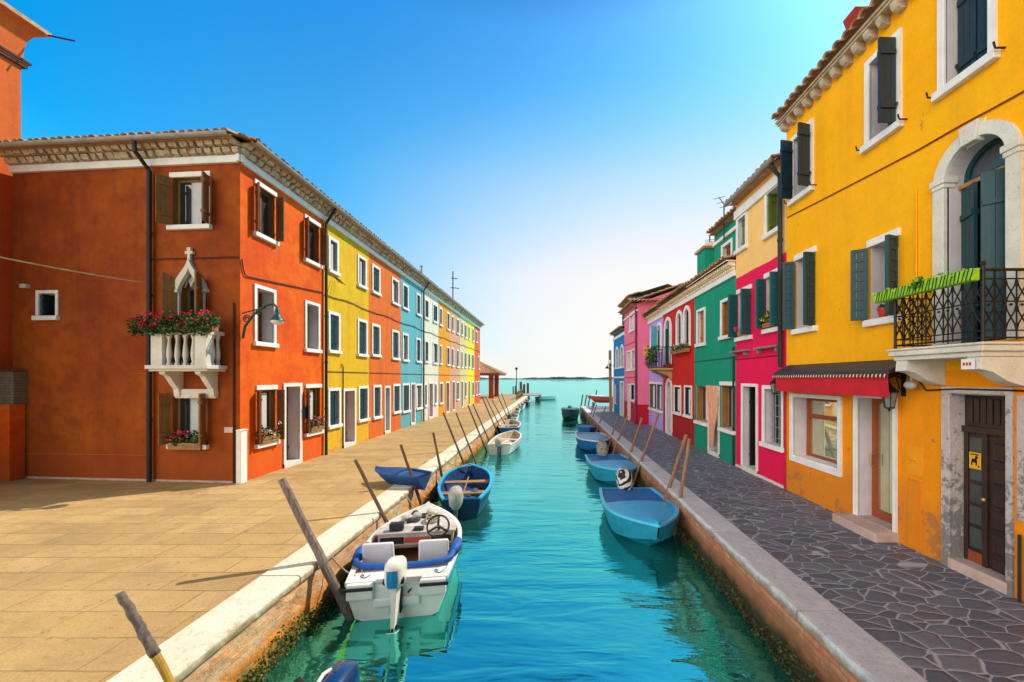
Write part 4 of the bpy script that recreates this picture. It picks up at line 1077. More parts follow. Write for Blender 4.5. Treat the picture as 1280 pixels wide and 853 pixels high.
def panel(u0, u1, v0, v1, dd=.0):
    mb.box(f1, u0, u1, v0, v1, d_, d_+.012)
    p = [f1(u0+.015, v0+.015, d_+.012), f1(u1-.015, v0+.015, d_+.012), f1(u1-.015, v1-.015, d_+.012), f1(u0+.015, v1-.015, d_+.012)]
    g = .035; q_ = [f1(u0+g, v0+g, d_+.032), f1(u1-g, v0+g, d_+.032), f1(u1-g, v1-g, d_+.032), f1(u0+g, v1-g, d_+.032)]
    for i in range(4): mb.face([p[i], p[(i+1) % 4], q_[(i+1) % 4], q_[i]])
    mb.face(q_)
m_ = a+(b-a)*.42; vs = [.30, .60, .88, 1.16, 1.44, 1.74]
for v0, v1 in zip(vs, vs[1:]):
    panel(m_+.06, b-.06, v0+.02, v1-.02)
panel(m_+.06, b-.06, .12, .29)
mb.box(f1, m_-.03, m_+.03, .03, 1.80, d_, d_+.03); mb.box(f1, a+.004, b-.004, 1.80, 1.88, d_, d_+.045)
for u in (a+.01, b-.06): mb.box(f1, u, u+.05, .03, 1.80, d_, d_+.02)
for i in range(7):
    u = a+.05+(b-a-.1)*i/7; mb.box(f1, u+.01, u+(b-a-.1)/7-.01, 1.93, 2.24, d_, d_+.02)
mb.build('door_leaf', DOORWOOD, gd, bevel=.003)
mb = MB()
for v0, v1 in zip(vs, vs[1:]):
    if v0 < 1.4: mb.box(f1, a+.075, m_-.05, v0+.025, v1-.025, d_+.002, d_+.008)
    else: mb.box(f1, a+.075, m_-.05, v0+.03, v1-.0, d_+.002, d_+.008)
mb.build('pane', glass_mat('grey_pane', (.05,.06,.065), .2, .5), gd)
mb = MB(); mb.box(f1, a+.06, m_-.035, .07, .27, d_+.002, d_+.012); mb.build('kick_plate', REDWOOD, gd)
mb = MB(); su0, su1, sv0, sv1 = a+.10, a+.24, 1.34, 1.55; mb.box(f1, su0, su1, sv0, sv1, d_+.035, d_+.041); sg = mb.build('sign', simple('yellow_sign', (.75,.40,.01), .4, .06, 3), gd)
mb = MB(); sF = Fr(f1(su0, sv0, d_+.0415), f1.U, f1.N)      # a small dog beside its bowl, drawn as flat marks
for poly in [[(u_*.78, v_*.86) for u_, v_ in pg] for pg in ([(.03,.05),(.05,.05),(.055,.10),(.10,.09),(.105,.05),(.12,.05),(.125,.12),(.11,.16),(.08,.15),(.05,.15),(.035,.11)], [(.09,.15),(.13,.155),(.14,.18),(.12,.20),(.10,.195)], [(.025,.205),(.15,.205),(.15,.222),(.025,.222)], [(.135,.03),(.16,.03),(.155,.06),(.14,.06)])]:
    mb.prism(sF, poly, 0, .002)
mb.build('sign_mark', IRON, sg)
mb = MB(); mb.ball(f1(m_+.02, .98, d_+.06), .03, 8, 6); mb.build('handle', simple('brass', (.55,.38,.12), .35), gd, smooth=True)
mb = MB(); mb.box(f1, a-.02, b+.02, -.03, .13, -.34, .04); mb.build('threshold', PINKST, gd, bevel=.012)
# --- meter cupboard, cables, floodlight, alarm, pipes
mc = f1.box(1140, 1152, 583, 690); mu0, mu1 = f1.u(1136), f1.u(1152)
mb = MB(); mb.box(f1, mu0, mu1, .03, 1.02, -.005, .018); mb.build('meter_cupboard', plaster('cupboard_orange', (.84,.26,.01), (.7,.2,.01), .6, .8), gold, bevel=.004)
mb = MB(); mb.box(f1, mu0-.04, mu1+.02, 1.08, 1.50, -.005, .012); mb.box(f1, mu0+.04, mu0+.14, 1.30, 1.36, .012, .03); mb.build('meter_hatch', plaster('hatch_orange', (.9,.36,.008), (.8,.28,.01), .6, .8), gold, bevel=.004)
CB = CABLE
pipe_part(gold, [f1(*f1.uv(px_, py_), .015) for px_, py_ in ((985, 272), (1040, 244), (1100, 213), (1150, 187), (1204, 156), (1240, 137), (1280, 115), (1400, 50))], .011, 'cable', simple('rust_cable', (.22,.05,.012), .7), 5)
pipe_part(gold, [f1(f1.u(1147), 5.24, .02), f1(f1.u(1147), 3.65, .02)], .011, 'conduit', m1r, 5)
pipe_part(gold, [f1(f1.u(1118), 2.62, .03), f1(f1.u(1146), 2.55, .03), f1(f1.u(1160), 2.33, .03), f1(f1.u(1200), 2.36, .03), f1(f1.u(1300), 2.36, .03)], .011, 'conduit', IRON, 5)
mb = MB(); fu = f1.u(1150)
mb.tube([f1(fu-.06, 2.62, 0), f1(fu-.02, 2.60, .10), f1(fu, 2.46, .12)], .018, 6); mb.ball(f1(fu+.02, 2.40, .16), (.06, .09, .06), 10, 8)
fl = mb.build('floodlight', simple('grey_light_body', (.42,.40,.38), .4, .2, 10), loc=f1(fu, 2.4, 0)); tag(fl, 'round grey floodlight above the wall lantern on the golden house', 'floodlight')
# pipe and ledge right of the old door
pipe_part(gold, [f1(GU1+.10, -.0, .06), f1(GU1+.10, .75, .06)], .016, 'standpipe', PIPE, 8)
mb = MB(); mb.box(f1, GU1+.05, GU1+.16, .9, 2.3, -.01, .03); mb.build('pilaster_patch', FLAKY, gold)

def lantern(label, f, u, v, reach, size, group=None):
    r = thing('wall_lantern', label, 'lantern', f(u, v, reach)); s = size
    mb = MB(); mb.tube([f(u, v+.30*s, 0), f(u, v+.36*s, reach*.6), f(u, v+.33*s, reach), f(u, v+.24*s, reach)], .014, 6)
    mb.tube([f(u, v+.12*s, 0), f(u, v+.16*s, reach*.3), f(u, v+.33*s, reach*.5)], .009, 5); mb.box(f, u-.035, u+.035, v+.05*s, v+.4*s, 0, .015); mb.build('bracket', IRON, r)
    mb = MB(); c = f(u, v, reach)
    mb.lathe(c, [(0, .26*s), (.03*s, .24*s), (.03*s, .21*s), (.12*s, .13*s), (.125*s, .11*s), (.10*s, .11*s)], 6)
    for k in range(6):
        a = 2*math.pi*k/6; p = Vector((math.cos(a), math.sin(a), 0)); mb.tube([c+p*.10*s+Vector((0, 0, .11*s)), c+p*.06*s+Vector((0, 0, -.12*s))], .008, 4)
    mb.lathe(c, [(.065*s, -.11*s), (.065*s, -.13*s), (.02*s, -.15*s), (0, -.19*s)], 6); mb.build('cage', IRON, r)
    mb = MB(); mb.lathe(c, [(0, .1*s), (.09*s, .1*s), (.055*s, -.11*s), (0, -.11*s)], 6); mb.build('lamp_glass', simple('lantern_glass', (.20,.22,.2), .15, .2, 6, bmp=0), r); return r
lantern('black iron lantern beside the shop door under the floodlight', f1, f1.u(1130), 2.18, .22, 1.0)
lantern('black iron lantern between barred window and shop window', f1, .06, 2.28, .3, .9)
# chimney on the roof
cc = Vector((5.85, 7.6, 8.27))
mb = MB(); rows = []
for r_, z_ in ((.13, -.3), (.12, .85), (.145, .90), (.145, .95), (.12, .97), (.145, 1.1), (.155, 1.15), (.155, 1.18)):
    rows.append([cc+Vector((r_, r_, z_)), cc+Vector((-r_, r_, z_)), cc+Vector((-r_, -r_, z_)), cc+Vector((r_, -r_, z_))])
mb.grid(rows, True); mb.face(rows[-1]); mb.build('chimney', plaster('chimney_red', (.42,.04,.03), (.3,.03,.03), .6, .7), roof1)

# --- magenta and peach house
ya, yb = YR(983), YR(920)
def house_r(label, a, b, x, h, mat, wins, seed, eave, depth=7, group=RROW, **k):
    f_ = RF(a, x)
    return house(label, f_, a-b, h, depth, mat, wins, eave, seed, group=group, **k)+(f_,)
f2r = RF(yb); u_ = lambda px: f2r.u(px)
yb2, ya2 = yb, y1+.005
mm = plaster('magenta_peach_plaster', (.97,.60,.20), (.92,.50,.15), .45, .8, zcol=(.86,.006,.095), zt=5.34, base=(.62,.01,.06), wet=.3, streak=.2)
def RB(f, *b): return f.box(*b)
w2r = [W_((u_(921.5), u_(934.5), 6.02, 7.02), leaf='shut', mat=OLIVE_SH, frame=.085, rev=.12),
       W_((u_(957), u_(976.5), 5.92, 7.06), leaf='half', mat=OLIVE_SH, frame=.085, rev=.2),
       W_((u_(923), u_(939), 3.64, 4.86), leaf='curtain', mat=OAK, frame=0, lintel=True, lw=.75, shut=(78, 104, GREEN_SH, 1), rev=.26),
       W_((u_(958), u_(977.5), 3.70, 4.94), leaf='curtain', mat=OAK, frame=0, lintel=True, lw=.75, shut=(76, 96, GREEN_SH, 1), rev=.26),
       W_((u_(927.8), u_(947.7), .03, 2.35), name='door', leaf='plank', mat=DARK, frame=.075, rev=.42, ajar=70),
       W_((u_(954), u_(980.5), .84, 2.32), leaf='bars', mat=NAVY, frame=.085, rev=.24)]
H2 = 7.42
mg, rf2, _f = house_r('narrow magenta house with peach top storey and green louvred shutters', yb2, ya2, RX, H2, mm, w2r, 31, dict(style='none', run=2.6, rows=4, over=.24, band=.24, gutter=True), group=RROW)
pipe_part(mg, [f2r(u_(977.5), H2+.02, .26), f2r(u_(979), H2-.12, .25), f2r(u_(980.5), H2-.36, .10), f2r(u_(980.5), 2.75, .10)], .05)
pipe_part(mg, [f2r(.02, 3.03, .02), f2r(yb2-ya2-.1, 3.03, .02)], .009, 'cable', CABLE, 5)
mb = MB()
for p0, p1 in ((918, 938), (949, 978)):
    mb.box(f2r, u_(p0), u_(p1), 3.22, 3.27, .0, .16); 
    for p in (p0+3, p1-3): mb.box(f2r, u_(p)-.02, u_(p)+.02, 3.12, 3.22, 0, .12)
mb.build('stone_shelf', simple('grey_ledge', (.22,.20,.19), .8), mg, bevel=.008)
mb = MB(); mb.box(f2r, u_(981), u_(983), 0, 2.4, .0, .03); mb.build('edge_strip', simple('cherry_paint', (.55,.01,.03), .6), mg)
mb = MB(); mb.box(f2r, .02, yb2-ya2-.06, -.02, .06, -.01, .03); mb.build('plinth', STONE, mg, bevel=.006)
flower_box('yellow flowers and ivy on the sill right of two in the magenta house', f2r, u_(960), u_(976), 3.72, .06, TERRA, [(YELFL, 10)], 33, .9, .1)
mb = MB(); c_ = f2r(u_(927), 3.66, .06); 
pot2 = thing('flower_pot', 'small pink potted flower on the sill left of two in the magenta house', 'flower pot', c_)
mb.lathe(c_, [(.0, 0), (.05, 0), (.07, .13), (.0, .13)], 10); mb.build('pot', TERRA, pot2)
mb = MB(); blooms(mb, c_+Vector((0, 0, .2)), (.1, .1, .05), 8, .05, 3); mb.build('blossom', PINKFL, pot2)

# --- green house with a lower cornice and a set-back top storey
yc = YR(868); f3 = RF(yc); v_ = lambda px: f3.u(px)
mgn = plaster('emerald_plaster', (.008,.30,.19), (.008,.24,.15), .5, .75, streak=.25)
w3 = [W_((v_(871.5), v_(882), 3.64, 4.94), leaf='shut', mat=ORANGE_SH, frame=.085, rev=.12),
      W_((v_(901.5), v_(916), 3.70, 4.90), leaf='half', mat=ORANGE_SH, frame=.085, rev=.24),
      W_((v_(870.5), v_(884.5), .98, 2.22), leaf='half', mat=OAK, frame=0, lintel=False, rev=.2),
      W_((v_(901.5), v_(918), .98, 2.28), leaf='half', mat=OAK, frame=0, lintel=True, rev=.2),
      W_((v_(886), v_(899.5), .03, 2.24), name='door', leaf='plank', mat=GREEN_SH, frame=.06, rev=.3)]
gr, rf3, _f = house_r('emerald green house with peach curtain over its door', yc, yb+.005, RX, 5.85, mgn, w3, 32, dict(style='dentil', run=.62, rows=2, over=.3, gutter=False, slope=R(13)), gable=False)
f3b = Fr((6.05, YR(893, 6.05), 0), (0, -1, 0), (-1, 0, 0)); wb_ = YR(893, 6.05)-yb-.01
ub = [W_((wb_-(f3b.u(918)-f3b.u(903)) - .25, wb_-.22, 6.12, 7.36) if False else (f3b.u(902.5), f3b.u(916), 6.06, 7.16), leaf='shut', mat=BROWN, frame=.1, rev=.14)]
mb = MB(); wall_face(mb, f3b, [(0, 5.6), (wb_, 5.6), (wb_, 7.75), (0, 7.75)], [(path(*hole_of(ub[0])), .2)])
for u in (0, wb_): mb.face([f3b(u, 5.6, 0), f3b(u, 7.75, 0), f3b(u, 7.75, -5), f3b(u, 5.6, -5)])
mb.face([f3b(0, 7.75, 0), f3b(wb_, 7.75, 0), f3b(wb_, 7.75, -5), f3b(0, 7.75, -5)]); mb.build('upper_storey', [mgn, REVEAL], gr)
make_window(gr, f3b, ub[0])
eaves(gr, f3b, 0, wb_, 7.75, over=.25, style='none', run=2.2, rows=3, gutter=False, seed=41, band=.12)
yq = YR(886, 6.2)
mb = MB(); mb.box(W, 6.0, 6.75, 5.5, 7.55, yq-.1, yq+.7); ck = mb.build('chimney', mgn, rf3)
mb = MB(); mb.box(W, 5.92, 6.83, 7.55, 7.62, yq-.18, yq+.78); a_ = [(5.9, yq-.2, 7.62), (6.85, yq-.2, 7.62), (6.85, yq+.8, 7.62), (5.9, yq+.8, 7.62)]
for i in range(4): mb.face([a_[i], a_[(i+1) % 4], (6.37, yq+.3, 7.95)])
mb.build('chimney_cap', TILE, rf3)
pipe_part(gr, [f3(.0, 3.1, .02), f3(yc-yb-.1, 3.1, .02)], .01, 'cable', CABLE, 5)
pipe_part(gr, [f3(yc-yb-.06, 3.4, .05), f3(yc-yb-.06, 0, .05)], .03)
# curtain hung over the doorway
mb = MB(); cu0, cu1 = v_(885.5), v_(899); rows = []
for k in range(11):
    t = k/10; z = 2.26-1.95*t; tw_ = .35*math.sin(t*2.6); n = 26
    w_ = 1.0 if t < .25 else 1.0-.55*min(1, (t-.25)/.5)
    rows.append([f3(cu0+(cu1-cu0)*(.5+(i/n-.5)*w_+.12*math.sin(t*3)), z, .07+.045*math.sin(i*1.9+t*2.5)) for i in range(n+1)])
mb.grid(rows); cur = mb.build('door_curtain', PEACHCURT, loc=f3((cu0+cu1)/2, .3, .06), smooth=True); tag(cur, 'peach striped curtain gathered in the doorway of the emerald green house', 'curtain')
antenna('hooked aerial on the roof of the magenta and green houses', (5.9, YR(905, 5.9), 7.2), 1.25, [(.05, .9, 3)], -2.2, .022)

# --- red house with arched windows and a little balcony
yd = YR(829); f4 = RF(yd); r_ = lambda px: f4.u(px)
mrd = plaster('pillar_red_plaster', (.62,.018,.012), (.55,.014,.012), .4, .75, zcol=(.40,.012,.014), zt=1.15, base=(.30,.012,.012), streak=.2)
w4 = [W_((r_(845.6), r_(853.2), 3.70, 5.30), arch=True, leaf='glass', mat=NAVY, frame=.14, rev=.07, sill=True),
      W_((r_(854.6), r_(863.4), 3.70, 5.32), arch=True, leaf='glass', mat=NAVY, frame=.14, rev=.07, sill=True),
      W_((r_(830.6), r_(839.8), 2.98, 5.26), arch=True, leaf='half', mat=GREEN_SH, frame=.15, rev=.10, sill=False),
      W_((r_(843), r_(851.6), 1.02, 2.20), leaf='half', mat=NAVY, frame=.07, rev=.07),
      W_((r_(856), r_(865.2), 1.02, 2.22), leaf='half', mat=NAVY, frame=.07, rev=.07),
      W_((r_(832.6), r_(840.6), .03, 2.5), arch=True, name='door', leaf='plank', mat=NAVY, frame=.14, rev=.25)]
rdh, rf4, _f = house_r('pillar box red house with pairs of white arched windows', yd, yc+.005, RX, 5.85, mrd, w4, 33, dict(style='dentil', run=3.0, rows=6, over=.35, gutter=False, slope=R(19)))
antenna('thin rod aerial above the red house roof', (6.6, 16.5, 6.8), 1.6, [(.2, .5, 3)], 1.2, .025)
b0, b1 = r_(829.6), r_(841); bd4 = .75
mb = MB(); mb.box(f4, b0-.05, b1+.05, 2.86, 2.95, -.02, bd4); bal4 = mb.build('balcony', simple('ochre_stone', (.45,.28,.12), .85), rdh, bevel=.01)
for u in (b0+.1, b1-.25):
    mb = MB(); mb.prism(Fr(f4(u, 0, 0), f4.N, f4.U), [(0, 2.45), (0, 2.86), (bd4-.1, 2.86), (bd4-.15, 2.78), (.2, 2.62)], 0, .14)
    mb.build('bracket', simple('ochre_stone', (.45,.28,.12), .85), bal4)
mb = MB()
def bars(p, q_, n, za, zb):
    for i in range(n+1):
        c = Vector(p).lerp(Vector(q_), i/n); mb.tube([c+Vector((0, 0, za)), c+Vector((0, 0, zb))], .012, 5)
    for z in (za+.02, zb): mb.tube([Vector(p)+Vector((0, 0, z)), Vector(q_)+Vector((0, 0, z))], .02, 6)
bars(f4(b0, 0, bd4-.05), f4(b1, 0, bd4-.05), 10, 2.95, 3.85); bars(f4(b1, 0, bd4-.05), f4(b1, 0, 0), 6, 2.95, 3.85); bars(f4(b0, 0, bd4-.05), f4(b0, 0, 0), 6, 2.95, 3.85)
mb.build('railing', IRON, bal4)
bp = thing('potted_plant', 'yellow flowering pot plants on the black balcony of the red house', 'plant', f4((b0+b1)/2, 2.95, bd4))
mb = MB()
for i in range(6): bush(mb, f4(b0+(b1-b0)*i/5, 3.3+.35*(i % 2), bd4), (.16, .2, .3), 55, .11, 60+i)
mb.build('foliage', [GREENLEAF, DARKLEAF], bp)
mb = MB()
for i in range(14): blooms(mb, f4(b0+rnd.uniform(-.1, .5), 3.7+rnd.uniform(-.2, .2), bd4+.1), (.1, .1, .1), 1, .09, i)
mb.build('blossom', YELFL, bp)
flower_box('red and white flowers under the paired arched windows of the red house', f4, r_(845), r_(864), 3.50, .14, TERRA, [(REDFL, 8), (simple('white_blossom', (.8,.78,.75), .6), 10)], 71, .5, .14)
mb = MB(); aw0, aw1 = r_(826)+.0, r_(831)
# --- lilac house
ye = YR(811); f5 = RF(ye); l_ = lambda px: f5.u(px)
mli = plaster('lilac_plaster', (.55,.36,.86), (.48,.30,.78), .4, .8, streak=.2)
w5 = [W_((l_(813.2), l_(818.4), 3.70, 5.18), arch=True, leaf='half', mat=GREEN_SH, frame=.14, rev=.07),
      W_((l_(821.4), l_(827.2), 3.70, 5.22), arch=True, leaf='half', mat=GREEN_SH, frame=.14, rev=.07, shut=(95, None, simple('sky_shutter', (.05,.36,.50), .5))),
      W_((l_(812.5), l_(820), .95, 2.2), leaf='half', mat=OLIVE_SH, frame=.0, lintel=True, rev=.07),
      W_((l_(821.6), l_(828), .95, 2.2), leaf='half', mat=OLIVE_SH, frame=.0, lintel=True, rev=.07)]
lih, rf5, _f = house_r('lilac house squeezed between pink and red houses', ye, yd+.005, RX, 5.8, mli, w5, 34, dict(style='dentil', run=3.0, rows=6, over=.35, gutter=False, slope=R(19)))
# --- pink house, standing forward
x6 = 4.72; yf = YR(780.5, x6); f6 = RF(yf, x6); p_ = lambda px: f6.u(px)
mpk = plaster('pink_plaster', (.90,.20,.34), (.84,.14,.29), .35, .8, zcol=(.58,.012,.03), zt=1.08, base=(.42,.012,.02), streak=.15)
PINKW = simple('pale_pink_paint', (.75,.55,.57), .6)
w6 = [W_((p_(787.6), p_(793), 5.2, 6.3), leaf='shut', mat=PINKW, frame=.08, rev=.1),
      W_((p_(784), p_(788.4), 2.95, 4.15), leaf='shut', mat=PINKW, frame=.08, rev=.1),
      W_((p_(789.6), p_(794.2), 2.95, 4.15), leaf='half', mat=PINKW, frame=.08, rev=.1),
      W_((p_(788.8), p_(793.8), 1.2, 2.2), leaf='half', mat=NAVY, frame=.08, rev=.12),
      W_((p_(785.2), p_(788.2), .03, 2.15), name='door', leaf='plank', mat=PINKW, frame=.08, rev=.15)]
pkh, rf6, _f = house_r('pink house with crimson base band standing forward of the row', yf, ye+.02, x6, 6.55, mpk, w6, 35, dict(style='none', run=3.6, rows=9, over=.36, gutter=False, slope=R(19), band=.1), depth=7.4)
mb = MB(); f6s = Fr((x6, ye+.02, 0), (1, 0, 0), (0, -1, 0)); coppi(mb, f6s, -.45, 2.6, 6.58, .35, R(19), .6, 2, seed=9); mb.build('roof', TILE, pkh)
pipe_part(pkh, [f6(p_(796.5), 6.4, .06), f6(p_(796.5), 0, .06)], .07, 'downpipe', simple('plum_pipe', (.16,.01,.08), .5))
pipe_part(pkh, [f6(.1, 4.55, .02), f6(yf-ye-.1, 4.55, .02)], .02, 'cable', simple('deep_pink', (.5,.05,.14), .7), 5)
pipe_part(pkh, [f6(.1, 2.55, .02), f6(yf-ye-.1, 2.55, .02)], .02, 'cable', simple('deep_pink', (.5,.05,.14), .7), 5)
# --- blue house at the end
x7 = 4.75; yg = YR(767, x7); f7 = RF(yg, x7); q_ = lambda px: f7.u(px)
mbl = plaster('azure_plaster', (.012,.20,.55), (.012,.16,.45), .4, .8, streak=.2)
w7 = [W_((q_(769.6), q_(773.6), 3.1, 4.75), arch=True, leaf='shut', mat=NAVY, frame=.16, rev=.15),
      W_((q_(775.4), q_(780), 3.1, 4.75), arch=True, leaf='shut', mat=NAVY, frame=.16, rev=.15),
      W_((q_(768), q_(771), .6, 2.1), leaf='shut', mat=NAVY, frame=.0, sill=False, rev=.15),
      W_((q_(775.4), q_(780), .03, 2.3), name='door', leaf='plank', mat=DARK, frame=.1, rev=.25)]
blh, rf7, _f = house_r('azure blue house with white arched windows at the far end', yg, yf+.01, x7, 5.7, mbl, w7, 36, dict(style='none', run=.7, rows=2, over=.3, gutter=False, slope=R(12), band=.2), depth=7, gable=False)
f7b = Fr((5.35, yg-.2, 0), (0, -1, 0), (-1, 0, 0)); wb_ = yg-yf-.4
tw7 = W_((wb_*.30, wb_*.62, 6.1, 7.1), leaf='dark', mat=BROWN, frame=0, rev=.15)
mb = MB(); wall_face(mb, f7b, [(0, 5.6), (wb_, 5.6), (wb_, 7.75), (0, 7.75)], [(path(*hole_of(tw7)), .2)])
for u in (0, wb_): mb.face([f7b(u, 5.6, 0), f7b(u, 7.75, 0), f7b(u, 7.75, -5), f7b(u, 5.6, -5)])
mb.face([f7b(0, 7.75, 0), f7b(wb_, 7.75, 0), f7b(wb_, 7.75, -5), f7b(0, 7.75, -5)]); mb.build('upper_storey', [plaster('deep_teal_plaster', (.012,.10,.10), (.01,.07,.07), .5, .8), REVEAL], blh); make_window(blh, f7b, tw7)
eaves(blh, f7b, 0, wb_, 7.75, over=.3, style='none', run=2.2, rows=2, gutter=False, seed=51, band=.1)
mb = MB(); mb.box(f7, -.02, .25, 0, 2.5, -.0, .06); mb.box(f7, .25, yg-yf-.05, 2.5, 2.62, 0, .08); mb.build('shop_surround', WHITE, blh)
mb = MB(); mb.tube([(4.55, yg+.1, 0), (4.5, yg+.15, 4.6)], .11, 8)
tag(mb.build('wooden_post', POLE_R, loc=(4.55, yg+.1, 0)), 'tall brown timber post beside the azure blue house', 'post')
sl = thing('bracket_street_lamp', 'dark bracket street lamp leaning out from the azure house corner', 'street lamp', (4.4, yg, 3.6))
mb = MB(); mb.tube([(4.75, yg, 3.4), (4.5, yg, 3.6), (4.3, yg-.1, 3.55), (4.25, yg-.1, 3.4)], .02, 6); mb.build('bracket', IRON, sl)
mb = MB(); mb.lathe((4.25, yg-.1, 3.22), [(.02, .2), (.06, .17), (.14, .05), (.14, .0), (0, .0)], 10); mb.build('lamp_shade', IRON, sl)
mb = MB(); mb.ball((4.45, yg, 3.72), (.12, .12, .16), 8, 6); mb.build('lamp_globe', simple('lamp_bowl', (.75,.78,.74), .2), sl)
SKW, FILLB = 7.2, 3.2
# ---------------------------------------------------------------- boats
def half(t, B, tr, p): 
    if t < .45: return B/2*(tr+(1-tr)*math.sin(t/.45*math.pi/2))
    return B/2*max(.02, 1-((t-.45)/.55)**p)
def hull_rows(L, B, D, tr, p, sheer, k=0.0, n=22, keel=-.2, floor=None):
    rows = []
    for i in range(n+1):
        t = i/n; b = max(half(t, B, tr, p)-k, .005); y = L*t
        zt = D+sheer*t**2.2
        f = max(0, (t-.55)/.45)
        zk = keel+(zt-keel)*.75*f**2.6; zc = .04+(zt-.1)*.55*f**1.5
        if floor is not None: zk = zc = max(floor, zk+.05); zc += .01
        y2 = y if f == 0 else y+.10*f*f
        yk = y-.22*L*.3*f**2
        rows.append([(-b, y2, zt), (-b*.95, y2*.5+y*.5, zc+(zt-zc)*.5), (-b*.84, y, zc), (0, yk, zk), (b*.84, y, zc), (b*.95, y2*.5+y*.5, zc+(zt-zc)*.5), (b, y2, zt)])
    return rows
def gunwale(mb, rows, w=.05, h=.05, out=.02):
    pts = [r[0] for r in rows]+[r[-1] for r in reversed(rows)]
    sect = []
    n = len(rows)
    for i, p in enumerate(pts):
        p = Vector(p); cx = Vector((0, p.y, p.z)); o = (p-cx); o = o.normalized() if o.length > .02 else Vector((0, 1, 0))
        if p.y > rows[-3][0][1]: o = (o+Vector((0, .6, 0))).normalized()
        sect.append([p+o*out+Vector((0, 0, h*.5)), p+o*out-Vector((0, 0, h*.5)), p-o*w-Vector((0, 0, h*.5)), p-o*w+Vector((0, 0, h*.5))])
    mb.grid(sect, True); 
    a, b = sect[0], sect[-1]
    for k in range(4): mb.face([a[k], a[(k+1) % 4], b[(k+1) % 4], b[k]])
def outboard(boat, x, y, z, cowlmat, legmat, s=1.0, tilt=0, cover=None, stripe=None, digits=False):
    """Cowl, midsection, bracket and propeller on a transom at (x,y); motor stands aft (-y)."""
    M = Matrix.Rotation(R(tilt), 3, 'X'); O = Vector((x, y, z))
    def T_(p): return O+M @ (Vector(p)*s)
    mb = MB(); rows = []
    prof = [(.085, .14, -.03), (.125, .215, .0), (.137, .245, .08), (.140, .262, .24), (.128, .25, .32), (.095, .19, .365), (.03, .06, .385), (.005, .01, .387)]
    if cover: prof = [(.10, .16, -.16), (.17, .27, -.04), (.19, .30, .14), (.18, .29, .28), (.15, .24, .37), (.09, .15, .42), (.01, .02, .44)]
    for rx, ry, zz in prof:
        r = []
        for k in range(16):
            a = 2*math.pi*k/16; c, d = math.cos(a), math.sin(a)
            wob = 1+(.075*math.sin(k*2.3+zz*20)+.05*math.sin(k*1.1-zz*33) if cover else 0)
            r.append(T_((math.copysign(abs(c)**(.8 if cover else .62), c)*rx*wob, -.16+math.copysign(abs(d)**(.8 if cover else .62), d)*ry*wob-.12*zz, .32+zz)))
        rows.append(r)
    mb.grid(rows, True); mb.face(rows[0]); cw_ = mb.build('outboard_motor', cover or cowlmat, boat, smooth=True)
    mb = MB()
    pr = [(.075, .12, .30), (.06, .10, .05), (.045, .085, -.22), (.03, .08, -.45), (.028, .10, -.5)]
    mb.grid([[T_((c*rx, -.17+d*ry, zz)) for c, d in ((1, .2), (.7, 1), (-.7, 1), (-1, .2), (-.6, -1), (.6, -1))] for rx, ry, zz in pr], True)
    mb.grid([[T_((c*.12, -.19+d*.14, zz)) for c, d in ((1, .4), (0, 1), (-1, .4), (-.5, -1), (.5, -1))] for zz in (-.27, -.285)], True)
    mb.build('midsection', legmat, cw_)
    mb = MB(); mb.ball(T_((0, -.2, -.52)), Vector((.045, .15, .045))*s, 10, 6, M); mb.ball(T_((0, -.17, -.30)), Vector((.055, .10, .14))*s, 10, 6, M); mb.build('gearcase', IRON, cw_)
    mb = MB(); 
    for sx in (-.08, .055): mb.hexa([T_(q_) for q_ in ((sx, -.08, -.1), (sx+.025, -.08, -.1), (sx+.025, .08, -.06), (sx, .08, -.06), (sx, -.10, .28), (sx+.025, -.10, .28), (sx+.025, .08, .22), (sx, .08, .22))])
    mb.build('clamp', IRON, cw_)
    mb = MB()
    for k in range(3):
        a = 2.09*k; u = Vector((math.cos(a), 0, math.sin(a))); v = Vector((-math.sin(a), .5, math.cos(a)))*.05
        c = Vector((0, -.36, -.52)); mb.face([T_(c), T_(c+u*.07+v), T_(c+u*.13+v*.3), T_(c+u*.08-v)])
    mb.build('propeller', IRON, cw_)
    if stripe:
        mb = MB(); o_ = M @ Vector((0, -.006, 0))
        mb.grid([[rows[i][k]+o_ for k in (11, 12, 13)] for i in (0, 1, 2, 3)]); mb.build('stripe', stripe, cw_)
        for sx in (-1, 1):
            mb = MB(); mb.ball(T_((sx*.115, -.30, .40)), (.035, .06, .05), 10, 6, M); mb.build('vent', IRON, cw_, smooth=True)
    return cw_, T_
